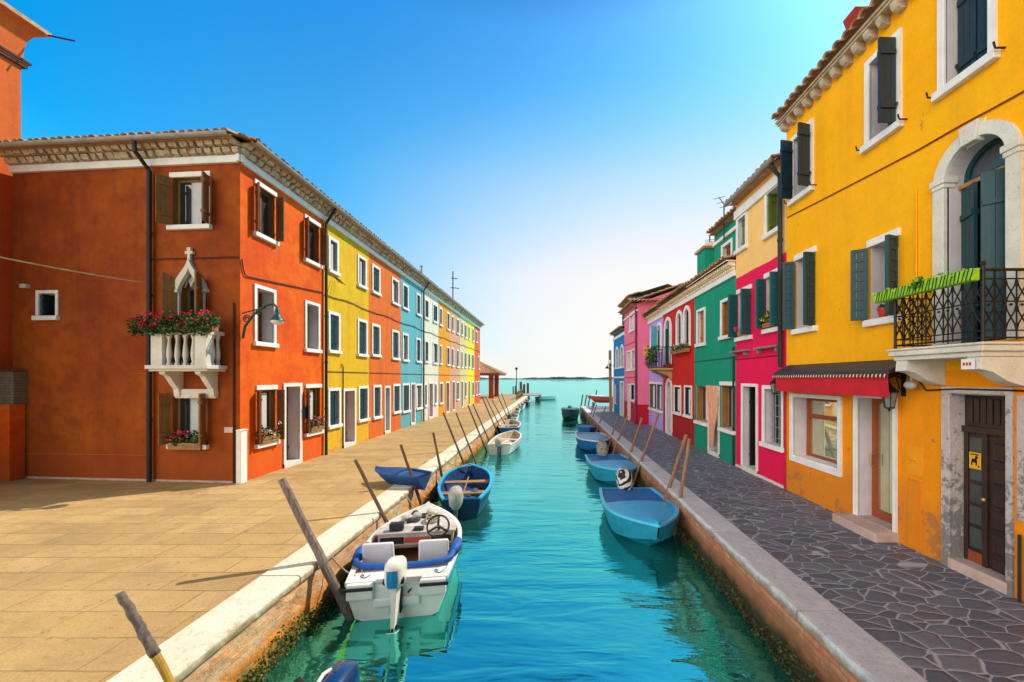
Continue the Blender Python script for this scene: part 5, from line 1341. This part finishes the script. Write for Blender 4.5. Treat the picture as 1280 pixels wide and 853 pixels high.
def boat(name, label, L, B, D, hullmat, rimmat, inmat, tr=.8, p=2.3, sheer=.18, cat='boat', style='open', deckmat=None, covermat=None, group=None, thw=(.3, .58), n=22, bandmat=None):
    b = thing(name, label, cat, (0, 0, 0), group)
    rows = hull_rows(L, B, D, tr, p, sheer, n=n)
    mb = MB(); mb.grid(rows); mb.face(rows[0]); mb.build('hull', hullmat, b)
    if bandmat:
        mb = MB(); 
        for s in (0, 1):
            rr = []
            for r in rows:
                a, c = (r[0], r[1]) if s == 0 else (r[6], r[5])
                a, c = Vector(a), Vector(c); o = Vector((-.008 if s == 0 else .008, 0, 0)); rr.append([a.lerp(c, .08)+o, a.lerp(c, .95)+o])
            mb.grid(rr)
        mb.build('hull_band', bandmat, b)
    mb = MB(); gunwale(mb, rows); mb.build('gunwale', rimmat, b)
    def zt(t): return D+sheer*t**2.2
    if style == 'open':
        ri = hull_rows(L*.985, B, D-.01, tr, p, sheer, k=.045, n=n, floor=.07); mb = MB(); mb.grid([[(q[0], q[1]+.02, q[2]) for q in r] for r in ri]); mb.face([(q[0], q[1]+.02, q[2]) for q in ri[0]]); mb.build('lining', inmat, b)
        for t in thw:
            mb = MB(); w = half(t, B, tr, p)-.05; mb.box(W, -w, w, zt(t)-.16, zt(t)-.12, L*t-.12, L*t+.12); mb.build('thwart', rimmat if thw[0] != .31 else OAK, b, bevel=.006)
    elif style == 'covered':
        rows2 = []; rows3 = []
        m = int(n*.46)
        for i, r in enumerate(rows):
            a, c = Vector(r[0]), Vector(r[-1]); ln = []
            for k in range(9):
                q_ = a.lerp(c, .035+.93*k/8); z = (.045 if i >= m else .0)*math.sin(math.pi*k/8)+(.02 if i >= m else -.015); ln.append(q_+Vector((0, 0, z)))
            (rows2 if i >= m else rows3).append(ln)
            if i == m: rows3.append([q_-Vector((0, 0, .03)) for q_ in ln])
        mb = MB(); mb.grid(rows2); mb.face(rows2[0]+[rows2[0][-1]-Vector((0, 0, .05)), rows2[0][0]-Vector((0, 0, .05))]); mb.build('foredeck', deckmat, b)
        mb = MB(); mb.grid(rows3); mb.build('cockpit_cover', covermat, b)
    return b, rows, zt
def place(b, x, y, rz, z=WATER, roll=0):
    b.location = (x, y, z); b.rotation_euler = (0, R(roll), R(rz))
BOATS_L, BOATS_R = 'boats moored along the left quay', 'boats moored along the right quay'
BW = simple('boat_white', (.74,.74,.72), .35, .06, 4, spec=.5, obj=True, bmp=.05)
BBLUE = simple('boat_blue', (.015,.22,.50), .4, .15, 4, obj=True)
BSKY = simple('boat_sky_blue', (.02,.42,.80), .42, .12, 4, obj=True)
BSKY2 = simple('boat_pale_rim', (.10,.55,.86), .4, .1, 4, obj=True)
BDEEP = simple('boat_deep_blue', (.006,.13,.40), .55, .15, 4, obj=True)
BNAVY = simple('boat_navy', (.006,.025,.09), .35, .2, 4, obj=True)
BHULL = simple('boat_hull_teal', (.018,.26,.42), .45, .15, 4, obj=True)
BGREY = simple('boat_grey', (.40,.38,.36), .7, .3, 6, obj=True)
LEGW = simple('motor_white', (.72,.70,.66), .35, .1, 5, obj=True)
LEGG = simple('motor_grey', (.10,.10,.11), .4, .2, 5, obj=True)
SEATW = simple('seat_vinyl', (.66,.66,.72), .5, .08, 5, obj=True)
CARPET = simple('cockpit_tan', (.40,.20,.08), .8, .2, 5, obj=True)

# --- white and blue motorboat
b, rows, zt = boat('motorboat', 'white and blue motorboat with two white seats and steering wheel', 2.85, 1.50, .50, BW, BW, CARPET, tr=.86, p=2.5, sheer=.12, group=BOATS_L, thw=(), bandmat=simple('boat_azure_band', (.02,.33,.66), .35, .1, 4, obj=True))
mb = MB(); fd = []
for r in rows[13:]:
    a, c = Vector(r[0]), Vector(r[-1]); fd.append([a.lerp(c, .03+.94*k/8)+Vector((0, 0, .02+.05*math.sin(math.pi*k/8))) for k in range(9)])
mb.grid(fd); mb.face(fd[0]+[fd[0][-1]-Vector((0, 0, .3)), fd[0][0]-Vector((0, 0, .3))]); mb.build('foredeck', simple('grubby_deck', (.55,.52,.48), .7, .35, 6, obj=True), b)
yb_ = 2.85*.50
mb = MB(); mb.box(W, -.62, .62, .40, .60, yb_, yb_+.26); mb.box(W, -.66, .66, .60, .63, yb_-.02, yb_+.3); co = mb.build('console', simple('console_grey', (.48,.45,.42), .6, .25, 8, obj=True), b, bevel=.02)
for u_0, u_1 in ((-.58, -.2), (.25, .58)):
    mb = MB(); mb.box(W, u_0, u_1, .44, .55, yb_-.012, yb_-.002); mb.build('cubby', DARK, co)
mb = MB(); mb.box(W, -.18, .22, .46, .54, yb_-.03, yb_-.003); mb.build('dashboard', simple('red_dash', (.5,.07,.02), .5, obj=True), co, bevel=.01)
for q_ in ((-.45, -.22, .63, .76, yb_+.05, yb_+.18), (-.05, .12, .63, .68, yb_+.02, yb_+.14)):
    mb = MB(); mb.box(W, *q_); mb.build('instrument', simple('black_plastic', (.02,.02,.022), .4, obj=True), co, bevel=.015)
mb = MB(); cwl = Vector((.38, yb_-.10, .74)); ax = Matrix.Rotation(R(-35), 3, 'X')
ringp = [cwl+ax @ Vector((.18*math.cos(2*math.pi*k/24), 0, .18*math.sin(2*math.pi*k/24))) for k in range(25)]
mb.tube(ringp, .017, 8)
for a in (90, 210, 330): mb.tube([cwl, cwl+ax @ Vector((.17*math.cos(R(a)), 0, .17*math.sin(R(a))))], .02, 6)
mb.tube([cwl, cwl+ax @ Vector((0, .16, 0))], .03, 8); mb.build('steering_wheel', simple('black_plastic', (.02,.02,.022), .4, obj=True), b, smooth=True)
for sx in (-.40, .40):
    mb = MB(); se = Fr((sx, 0, 0), (1, 0, 0), (0, 1, 0))
    mb.hexa([(sx-.23, .62, .30), (sx+.23, .62, .30), (sx+.23, .71, .30), (sx-.23, .71, .30), (sx-.22, .56, .80), (sx+.22, .56, .80), (sx+.22, .64, .80), (sx-.22, .64, .80)])
    mb.box(W, sx-.23, sx+.23, .10, .30, .64, .95); mb.build('seat', SEATW, b, bevel=.03)
mb = MB(); mb.box(W, -.64, .64, .30, .49, .12, .40); mb.box(W, -.64, -.30, .30, .515, -.06, .12); mb.box(W, .30, .64, .30, .515, -.06, .12)
mb.box(W, -.30, .30, .18, .30, -.04, .36); mb.build('stern_deck', BW, b, bevel=.02)
for x_ in (-.68, .30):
    mb = MB(); mb.box(W, x_, x_+.38, .43, .475, -.075, -.05); mb.build('rub_strake', simple('black_plastic', (.02,.02,.022), .4, obj=True), b, bevel=.006)
bl = simple('blue_bolster', (.01,.10,.42), .6, .25, 9, obj=True, bmp=.4)
mb = MB(); mb.tube([(-.69, .60, .60), (-.67, .46, .58), (-.55, .41, .55), (-.2, .40, .53), (.2, .40, .53), (.55, .41, .55), (.67, .46, .58), (.69, .60, .60)], .045, 9)
for s in (-1, 1): mb.tube([(s*.69, .6, .60), (s*.72, .9, .56), (s*.72, 1.2, .54)], [.07, .09, .05], 9)
mb.build('bolster', bl, b, smooth=True)
mb = MB(); mb.tube([(.14, -.02, .34), (.25, .05, .45), (.4, .12, .50), (.5, .06, .47)], .012, 6); mb.build('fuel_hose', IRON, b)
mb = MB()
for s, x0 in ((1, .45), (-1, -.55)):
    mb.tube([(x0+.05*math.cos(k*.7)*(1-k/14)+.012*k, .22+.05*math.sin(k*.7), .522 if False else .497) for k in range(11)], .006, 4)
mb.build('hull_marks', BNAVY, b)
mb = MB()
for x_, y_, r_ in ((-.1, 2.15, .09), (.12, 2.3, .08), (-.3, 2.05, .07), (.28, 2.1, .06)): mb.ball((x_, y_, .66), (r_, r_, r_*.8), 9, 6)
mb.build('fender', BGREY, b, smooth=True)
mb = MB(); q = random.Random(8)
for k in range(7):
    rr_ = []; cx_, cy_ = q.uniform(-.35, .35), q.uniform(1.95, 2.4)
    mb.ball((cx_, cy_, .63), (q.uniform(.05, .13), q.uniform(.05, .12), q.uniform(.03, .07)), 8, 5)
mb.build('deck_clutter', simple('dark_tarp', (.035,.035,.045), .8, .5, 12, obj=True, bmp=.5), b)
mb = MB(); mb.tube([(.2+.13*math.cos(k*.55)*(1-k*.008), 1.95+.13*math.sin(k*.55), .60+.004*k) for k in range(36)], .014, 5); mb.build('rope_coil', simple('hemp_rope', (.38,.30,.18), .9, .3, 30), b)
mb = MB(); mb.box(W, -.15, .1, .08, .2, .8, 1.1); mb.build('fuel_tank', simple('red_tank', (.45,.03,.02), .4, obj=True), b, bevel=.03)
outboard(b, 0, -.02, .20, LEGW, LEGW, .9, -12, stripe=BBLUE)
pb = on_z(497, 775, WATER); place(b, pb.x-.02, pb.y+.04, 9)

# --- blue open rowing boat beyond it
b, rows, zt = boat('rowing_boat', 'blue open boat with dark stern and grey covered outboard', 3.1, 1.36, .46, BNAVY, BSKY, simple('navy_lining', (.006,.05,.17), .6, .3, 6, obj=True), tr=.62, p=3.4, sheer=.12, group=BOATS_L, thw=(.31, .62))
outboard(b, -.12, -.0, .16, LEGG, LEGG, .85, 0, cover=BGREY)
mb = MB(); mb.tube([(-.1, .5, .15), (.05, 1.7, .55)], .02, 6); mb.box(W, -.2, .0, .12, .15, .35, .55); mb.build('oar', OAK, b)
mb = MB(); q = random.Random(4)
for k in range(8): mb.ball((q.uniform(-.3, .3), q.uniform(.35, 1.5), .20+q.uniform(0, .12)), (q.uniform(.07, .17), q.uniform(.07, .16), q.uniform(.05, .1)), 8, 5)
mb.build('heaped_tarp', simple('grey_blue_tarp', (.06,.09,.15), .8, .5, 9, obj=True, bmp=.6), b)
pb = on_z(577, 649, WATER); place(b, pb.x, pb.y, 8)

DCOV = simple('dinghy_cover', (.006,.055,.19), .7, .3, 7, obj=True, bmp=.6)
# --- covered dinghy lying on the quay
b, rows, zt = boat('dinghy', 'small dinghy under a dark blue cover lying on the left coping', 1.3, .72, .15, DCOV, DCOV, DCOV, tr=.7, p=2.6, sheer=.05, style='covered', deckmat=DCOV, covermat=DCOV)
pd = on_z(531, 608, 0); place(b, pd.x-.0, pd.y-.0, 72, .11)

# --- smaller boats along the left quay
def small(label, px, py, L, B, rz, hm, rm, im, motor=None, st='open', **k):
    b, rows, zt = boat(k.pop('name', 'moored_boat'), label, L, B, .42, hm, rm, im, tr=.78, p=2.6, sheer=.1, group=k.pop('group', BOATS_L), style=st, n=14, **k)
    if motor: outboard(b, 0, 0, .12, motor, LEGG, .9, 0)
    p_ = on_z(px, py, WATER); place(b, p_.x, p_.y, rz); return b
small('white open boat with grey outboard and tan floor in the left line', 624, 569, 3.9, 1.25, -4, BW, BW, simple('tan_floor', (.55,.42,.26), .8, obj=True), BGREY)
small('white rimmed blue hulled boat behind the white open boat', 636, 544, 3.6, 1.35, 4, BDEEP, BW, simple('tan_floor', (.55,.42,.26), .8, obj=True))
small('small white boat with a post like motor in the far left line', 637, 531, 3.4, 1.2, 3, BW, BW, BGREY, LEGG)
small('grey weathered boat in the far left line', 641, 521, 3.6, 1.2, 3, BGREY, BW, BGREY)
small('white boat with red engine near the jetty', 648, 513, 3.6, 1.3, 2, BW, BW, BGREY, simple('red_cowl', (.4,.06,.05), .5))
small('dark boat under the jetty end', 655, 507, 3.8, 1.4, 2, BNAVY, BW, BGREY)
small('white boat tied to the outer end of the jetty', 671, 500, 3.8, 1.5, -60, BW, BW, BGREY)
# near boat, mostly below the frame: only its outboard shows
b, rows, zt = boat('skiff', 'boat at the bottom edge showing a dark blue outboard cowl', 4.2, 1.5, .5, BNAVY, BNAVY, BDEEP, tr=.8, p=2.3, sheer=.1, group=BOATS_L)
cw2, T2 = outboard(b, .05, 0, .18, simple('cobalt_cowl', (.006,.036,.13), .25, .15, 4, obj=True, coat=.5, bmp=.03), LEGG, .95, 0, stripe=None)
mb = MB(); mb.tube([T2((.20, -.16, .52)), T2((.36, -.20, .60))], [.055, .05], 12); mb.build('tiller_grip', simple('black_plastic', (.02,.02,.022), .4), cw2, smooth=True)
mb = MB(); mb.ball(T2((.40, -.20, .52)), (.045, .045, .06), 10, 6); mb.build('fuel_bulb', BW, cw2, smooth=True)
mb = MB()
for x0 in (-.075, .01):
    for seg_ in (((0, .08), (.06, .08)), ((.06, .08), (.06, .045)), ((.06, .045), (.015, 0)), ((.015, 0), (.065, 0))):
        mb.tube([T2((x0+u, -.415, .43+v)) for u, v in seg_], .008, 5)
mb.build('digits', BW, cw2)
mb = MB()
band = [T2((.075+.0*k, -.16+.27*math.cos(math.pi*k/8)*.9, .34+.38*math.sin(math.pi*k/8))) for k in range(9)]
mb.tube(band, .016, 6); mb.build('chrome_trim', LEGW, cw2, smooth=True)
place(b, -1.72, 3.05, 176)

# --- right side boats: bow toward the bridge
def zebra():
    m, nt, bs, P = new_mat('zebra_cover')
    o = nt.nodes.new('ShaderNodeTexCoord').outputs['Object']
    w = nn(nt, 'ShaderNodeTexWave', **{'Scale': 3.4, 'Distortion': 5.5, 'Detail': 1.5, 'Detail Scale': .9}); w.bands_direction = 'DIAGONAL'; lk(nt, o, w.inputs['Vector'])
    lk(nt, mixc(nt, ramp(nt, w.outputs['Fac'], [(.44, 0.0), (.5, 1.0)]), (.015,.015,.016), (.72,.70,.68)), bs.inputs['Base Color']); bs.inputs['Roughness'].default_value = .7
    bump(nt, noise(nt, o, 9, 3), bs, .4, .02); return m
ZEB = zebra()
MARB = simple('marbled_cover', (.30,.29,.28), .7, .75, 9, obj=True)
def right_boat(label, x, y, L, B, rz, cover=None, hull=BHULL, rim=BSKY2, deck=BSKY, ck=BDEEP, D=.48):
    b, rows, zt = boat('moored_boat', label, L, B, D, hull, rim, deck, tr=.88, p=2.6, sheer=.12, style='covered', deckmat=deck, covermat=ck, group=BOATS_R)
    if cover: outboard(b, 0, -.02, .16, cover, LEGG, 1.05, 0, cover=cover)
    place(b, x, y, rz); return b
right_boat('sky blue boat with zebra striped motor cover nearest on the right', 1.90, 10.0, 2.75, 1.5, 181, ZEB)
right_boat('sky blue boat with black and white marbled motor cover, middle of the right line', 1.92, 14.4, 2.9, 1.5, 185, MARB)
right_boat('blue boat with white rim third from the bridge on the right', 1.92, 20.2, 3.4, 1.5, 182, None, BDEEP, BW, BBLUE, BBLUE)
right_boat('small deep blue boat fourth from the bridge on the right', 2.05, 24.5, 2.8, 1.0, 182, None, BDEEP, BDEEP, BDEEP, BDEEP, .42)
right_boat('dark teal boat drifting in mid canal near the lagoon', 1.65, 33.5, 3.4, 1.45, 178, simple('teal_tarp', (.01,.16,.20), .6), simple('dark_teal_hull', (.01,.05,.06), .5), simple('dark_teal_hull', (.01,.05,.06), .5), simple('teal_tarp', (.01,.16,.20), .6), simple('teal_tarp', (.01,.16,.20), .6), .75)
b, rows, zt = boat('upturned_boat', 'white and red boat laid across the far end of the right quay', 2.4, .8, .34, simple('boat_red_bottom', (.5,.07,.04), .6, obj=True), BW, BW, tr=.7, p=2.4, sheer=.1, style='covered', deckmat=BW, covermat=BW)
place(b, 5.6, 33.6, 88, .62)
mb = MB()
for x in (3.6, 5.2): mb.box(W, x-.04, x+.04, 0, .5, 33.3, 33.9)
tag(mb.build('trestle', POLE, loc=(4.4, 33.6, 0)), 'wooden trestle carrying the white and red boat', 'trestle')

# ---------------------------------------------------------------- mooring poles
def pole(label, base, top, r, mat, xe, group, two=None, seed=0):
    (bx, by), (tx, ty) = base, top; best = None
    for i in range(40, 1200):
        d = i*.05; y0 = CY+EYE*F/d; t = (y0-by)/(ty-by); px = bx+(tx-bx)*t
        e = abs((px-CX)/F*d-xe)
        if best is None or e < best[0]: best = (e, d)
    d = best[1]; T_ = on_y(tx, ty, d); B_ = on_y(bx, by, d)
    z = WATER-.35; k = (z-T_.z)/(B_.z-T_.z); B_ = T_.lerp(B_, k)
    q = random.Random(seed); n = 18 if two else 9; mb = MB(); pts = []; rs = []
    for i in range(n+1):
        p_ = B_.lerp(T_, i/n)+Vector((q.uniform(-1, 1), q.uniform(-1, 1), 0))*r*(.16 if two else .10)*(0 < i < n); pts.append(p_); rs.append(r*(1.08-.2*i/n)*q.uniform(.93, 1.06))
    if two is None:
        mb.tube(pts, rs, 9); o = mb.build('mooring_pole', mat, loc=B_)
        return tag(o, label, 'mooring pole', group)
    o = thing('mooring_pole', label, 'mooring pole', B_, group)
    kk = 13; mb.tube(pts[:kk+1], rs[:kk+1], 10); mb.build('painted_foot', two, o)
    m2 = MB(); p2 = []; r2 = []
    for i in range(17):
        p_ = pts[kk].lerp(pts[-1], i/16)+Vector((q.uniform(-1, 1), q.uniform(-1, 1), 0))*r*.2; p2.append(p_); r2.append(r*(1.2-.3*i/16)*q.uniform(.9, 1.08))
    m2.tube(p2, r2, 14); m2.build('bark', mat, o, smooth=True); return o
GL, GR = 'mooring poles along the left quay', 'mooring poles along the right quay'
pole('gnarled dark pole with yellow foot at the lower left', (213, 853), (150, 741), 00.031, BARK, -3.12, GL, YPOLE, 1)
pole('thick split grey pole beside the white motorboat', (428, 752), (352, 599), .058, timber('grey_pole', (.10,.062,.05), (.30,.22,.18)), -3.10, GL, None, 2)
LP = [((482, 650), (444, 575), .042), ((527, 632), (501, 556), .042), ((553, 598), (541.5, 541), .042), ((580, 580), (554, 516), .042), ((596, 582), (570, 516), .036), ((604.8, 556), (585, 507), .042),
      ((609, 546), (591, 505), .04), ((619, 534.6), (603, 497), .042), ((623, 530), (607, 496), .038), ((624.5, 518), (614.6, 499.5), .038), ((630, 512), (621.6, 494), .042), ((633, 508), (627, 492), .04)]
ordn = ['first', 'second', 'third', 'fourth', 'fifth', 'sixth', 'seventh', 'eighth', 'ninth', 'tenth', 'eleventh', 'twelfth']
for i, (b_, t_, r_) in enumerate(LP):
    lab = {0: 'thin leaning pole between the split grey pole and the covered dinghy', 1: 'thin leaning pole in front of the covered dinghy', 2: 'short upright pole just behind the covered dinghy'}.get(i, f'{ordn[i-3]} thin leaning pole past the blue open boat, left quay')
    pole(lab, b_, t_, r_*.84, POLE, -3.12, GL, None, 10+i)
RP = [((833.5, 619), (858, 543.5), .05), ((849, 631), (862, 548.5), .046), ((801, 578), (823, 517.5), .045), ((787, 570), (802.6, 522.6), .045), ((771.6, 553.5), (784.5, 520), .045), ((764, 548), (773.4, 517), .045), ((746, 538), (757.4, 508), .048), ((738, 531), (746, 506), .045), ((735, 526), (742, 509), .045)]
for i, (b_, t_, r_) in enumerate(RP):
    lab = {0: 'brown leaning pole behind the zebra covered boat, left one of its pair', 1: 'brown leaning pole behind the zebra covered boat, right one of its pair'}.get(i, f'{ordn[i-2]} brown leaning pole past the zebra covered boat, right quay')
    pole(lab, b_, t_, r_*.9, POLE_R, 2.70, GR, None, 40+i)
for i, (x, y, h) in enumerate(((2.7, 37.5, 1.75), (3.1, 38, 1.7), (3.5, 38.6, 1.75), (4.3, 40, 2.1))):
    mb = MB(); mb.tube([(x, y, WATER-.4), (x+.35, y, h-.8)], .06, 7)
    tag(mb.build('mooring_post', POLE, loc=(x, y, WATER-.4)), f'{ordn[i]} dark post from the canal standing in water off the right quay end', 'mooring post', 'posts off the right quay end')

def rope(label, a, b, s_=.12, r=.012, mat=None):
    mb = MB(); mb.tube(sag(a, b, s_, 12, .004), r, 6)
    tag(mb.build('mooring_rope', mat or simple('hemp_rope', (.38,.30,.18), .9, .3, 30)), label, 'rope', 'mooring ropes')
rope('slack rope from the white motorboat stern to the split grey pole', (-2.72, 5.55, WATER+.5), (-3.22, 5.78, -.02), .06)
rope('slack rope from the white motorboat bow to the thin leaning pole', (-2.52, 8.1, WATER+.58), (-3.12, 8.5, .05), .10)
rope('rope from the blue open boat bow up to the quay poles', (-2.42, 12.2, WATER+.58), (-3.1, 11.6, .1), .08)
rope('rope from the zebra covered boat bow to the paired brown poles', (1.95, 7.35, WATER+.6), (2.66, 8.9, -.05), .10, .01)
rope('rope from the marbled cover boat bow to the pole behind it', (2.1, 11.6, WATER+.6), (2.66, 12.0, -.05), .08, .01)
# ---------------------------------------------------------------- pavilion, jetty, lamp at the lagoon end
pv = thing('pavilion', 'open pavilion with tiled hip roof on red piers by the lagoon', 'pavilion', (-9.4, 52, 0))
mb = MB(); ex0, ex1, ey0, ey1 = -12.9, -6.05, 48.4, 55.6; ez, rz_ = 3.1, 4.85
c4 = [(ex0, ey0, ez), (ex1, ey0, ez), (ex1, ey1, ez), (ex0, ey1, ez)]; ap = (-9.5, 52, rz_)
fS = Fr((ex0, ey0, 0), (1, 0, 0), (0, -1, 0))
n = 24
for side in range(4):
    a, b2 = Vector(c4[side]), Vector(c4[(side+1) % 4]); A_ = Vector(ap)
    for i in range(n):
        p0, p1 = a.lerp(b2, i/n), a.lerp(b2, (i+1)/n); m_ = p0.lerp(p1, .5)+Vector((0, 0, .09)); mt = m_.lerp(A_, .9)
        mb.face([p0, m_, mt, p0.lerp(A_, .9)]); mb.face([m_, p1, p1.lerp(A_, .9), mt])
mb.ball(ap, .35, 8, 5); mb.build('roof', TILE, pv)
mb = MB(); mb.box(W, ex0+.15, ex1-.15, 2.86, 3.08, ey0+.15, ey1-.15); mb.build('roof_beam', BROWN, pv)
for x in (-7.35, -11.6):
    for y in (49.5, 54.4):
        mb = MB(); mb.box(W, x-.28, x+.28, 0, 2.86, y-.28, y+.28); mb.box(W, x-.33, x+.33, 0, .22, y-.33, y+.33); mb.build('pier', plaster('pier_red', (.42,.07,.025), (.35,.06,.02), .5, .8), pv, bevel=.02)
jt = thing('jetty', 'low grey timber jetty reaching into the lagoon past the pavilion', 'jetty', (-3, 61, WATER))
mb = MB()
for i in range(26): mb.box(W, -4.4, -1.45, .02, .10, 56+i*.34, 56+i*.34+.31)
mb.build('deck', simple('jetty_boards', (.34,.30,.28), .85, .3, 4), jt)
for x in (-4.2, -1.6):
    for y in (56.3, 60.4, 64.4):
        mb = MB(); mb.tube([(x, y, WATER-.5), (x, y, .02)], .12, 8); mb.build('pile', POLE, jt)
for i, (px, zt_) in enumerate(((641.5, 1.2), (644, 1.3), (651, 1.95), (655, 1.55), (659.8, 1.75))):
    x = (px-CX)/F*63; mb = MB(); mb.tube([(x, 63, WATER-.5), (x, 63, zt_)], .10 if i < 2 else .2, 9)
    mb.mi = 0; tag(mb.build('mooring_post', POLE, loc=(x, 63, WATER-.5)), f'{ordn[i]} upright dark post from the left behind the jetty', 'mooring post', 'posts behind the jetty')
lp = thing('lamp_post', 'slim dark lamp post standing at the head of the jetty', 'street lamp', (-5.2, 61, 0))
mb = MB(); mb.lathe((-5.2, 61, 0), [(.2, 0), (.2, .3), (.08, .4), (.06, 3.7), (.06, 3.75)], 8); mb.build('post', PIPE, lp)
mb = MB(); mb.lathe((-5.2, 61, 3.7), [(.05, 0), (.12, .05), (.2, .3), (.26, .34), (.02, .5)], 8); mb.build('lamp_head', IRON, lp)
rl = thing('quay_railing', 'low brown railing on the quay edge between pavilion and jetty', 'railing', (-3.9, 52, 0))
mb = MB()
for i in range(8): mb.box(W, -3.95, -3.85, 0, .95, 46+i*1.4, 46.1+i*1.4)
mb.build('post', POLE_R, rl)
mb = MB()
for z in (.45, .9): mb.box(W, -3.93, -3.87, z, z+.07, 46, 55.9)
mb.build('rail', POLE_R, rl)

# ---------------------------------------------------------------- sky, sun, camera
SUN = Vector((.85, .53, 1.097)); SUN.normalize()
el = math.asin(SUN.z); az = math.atan2(SUN.x, SUN.y)
w = bpy.data.worlds.new("World"); scene.world = w; w.use_nodes = True
nt = w.node_tree; bg = nt.nodes['Background']
sk = nt.nodes.new('ShaderNodeTexSky'); sk.sky_type = 'NISHITA'; sk.sun_disc = False; sk.sun_elevation = el; sk.sun_rotation = az
sk.altitude = 0; sk.air_density = 1.0; sk.dust_density = 1.6; sk.ozone_density = 2.0
tc = nt.nodes.new('ShaderNodeTexCoord'); sep = nt.nodes.new('ShaderNodeSeparateXYZ'); lk(nt, tc.outputs['Generated'], sep.inputs[0])
# saturated blue away from the sun, white haze low over the lagoon and toward the sun
hs = nt.nodes.new('ShaderNodeHueSaturation'); hs.inputs['Saturation'].default_value = 1.5; lk(nt, sk.outputs[0], hs.inputs['Color'])
dt = nt.nodes.new('ShaderNodeVectorMath'); dt.operation = 'DOT_PRODUCT'; lk(nt, tc.outputs['Generated'], dt.inputs[0]); dt.inputs[1].default_value = Vector((.36, .92, .10)).normalized()
glow = ramp(nt, dt.outputs['Value'], [(.28, 0.0), (.60, .30), (.82, .74), (.97, 1.0)])
wisp = mth(nt, 'SUBTRACT', noise(nt, tc.outputs['Generated'], 2.4, 6, .62, (1, 1, 3.0), .6), .5)
low = ramp(nt, mth(nt, 'ADD', sep.outputs[2], mth(nt, 'MULTIPLY', wisp, .12)), [(0.0, 1.0), (.09, .85), (.25, .30), (.42, 0.0)])
hz = mth(nt, 'MAXIMUM', mth(nt, 'MULTIPLY', glow, ramp(nt, sep.outputs[2], [(.0, 1.0), (.24, .96), (.44, .70), (.60, .34), (.78, .04)])), mth(nt, 'MULTIPLY', low, mth(nt, 'ADD', .55, mth(nt, 'MULTIPLY', glow, .45))))
tint = mixc(nt, ramp(nt, dt.outputs['Value'], [(.0, 0.0), (.75, 1.0)]), (.01, 2.85, 2.30), (.50, 1.22, 1.60))
blue = mixc(nt, 1.0, hs.outputs[0], tint, 'MULTIPLY')
# bright fill added low in the west, out of view, to light right-hand facades
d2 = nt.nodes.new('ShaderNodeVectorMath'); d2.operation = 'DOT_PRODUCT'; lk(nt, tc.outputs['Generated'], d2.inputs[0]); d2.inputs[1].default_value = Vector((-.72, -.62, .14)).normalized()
fill_nz = noise(nt, tc.outputs['Generated'], 3.0, 6, .6, (1, 1, 2.2))
back = ramp(nt, mth(nt, 'ADD', d2.outputs['Value'], mth(nt, 'MULTIPLY', mth(nt, 'SUBTRACT', fill_nz, .5), .25)), [(.58, 0.0), (.84, 1.0)])
hcol = mixc(nt, ramp(nt, hz, [(.25, 0.0), (.85, 1.0)]), (SKW*.26, SKW*.92, SKW*1.10), (SKW*1.0, SKW*.98, SKW*.93))
c = mixc(nt, hz, blue, hcol)
c = mixc(nt, 1.0, c, ramp(nt, mth(nt, 'ADD', mth(nt, 'MULTIPLY', sep.outputs[1], .5), .5), [(.36, .38), (.52, 1.0)]), 'MULTIPLY')     # darker opposite the sun
c = mixc(nt, back, c, (SKW*FILLB, SKW*FILLB*.94, SKW*FILLB*.83))
c = mixc(nt, 1.0, c, ramp(nt, sep.outputs[2], [(.66, 1.0), (.82, .22)]), 'MULTIPLY')     # deep zenith
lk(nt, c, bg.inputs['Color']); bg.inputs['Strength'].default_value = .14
sd = bpy.data.lights.new('sun', 'SUN'); sd.energy = 5.0; sd.angle = R(.5); sd.color = (1.0, .90, .74)
so_ = bpy.data.objects.new('sun', sd); COL.objects.link(so_); so_.rotation_euler = SUN.to_track_quat('Z', 'Y').to_euler(); so_.location = (20, 10, 30)
cd = bpy.data.cameras.new('camera'); cam = bpy.data.objects.new('camera', cd); COL.objects.link(cam)
cd.sensor_width = 36; cd.lens = 36*F/1280; cd.shift_x = -(CX-640)/1280; cd.shift_y = (CY-426.5)/1280
cd.clip_start = .05; cd.clip_end = 12000
cam.location = (0, 0, EYE); cam.rotation_euler = (R(90), 0, 0); scene.camera = cam
scene.view_settings.view_transform = 'Standard'; scene.view_settings.look = 'None'; scene.view_settings.exposure = 0
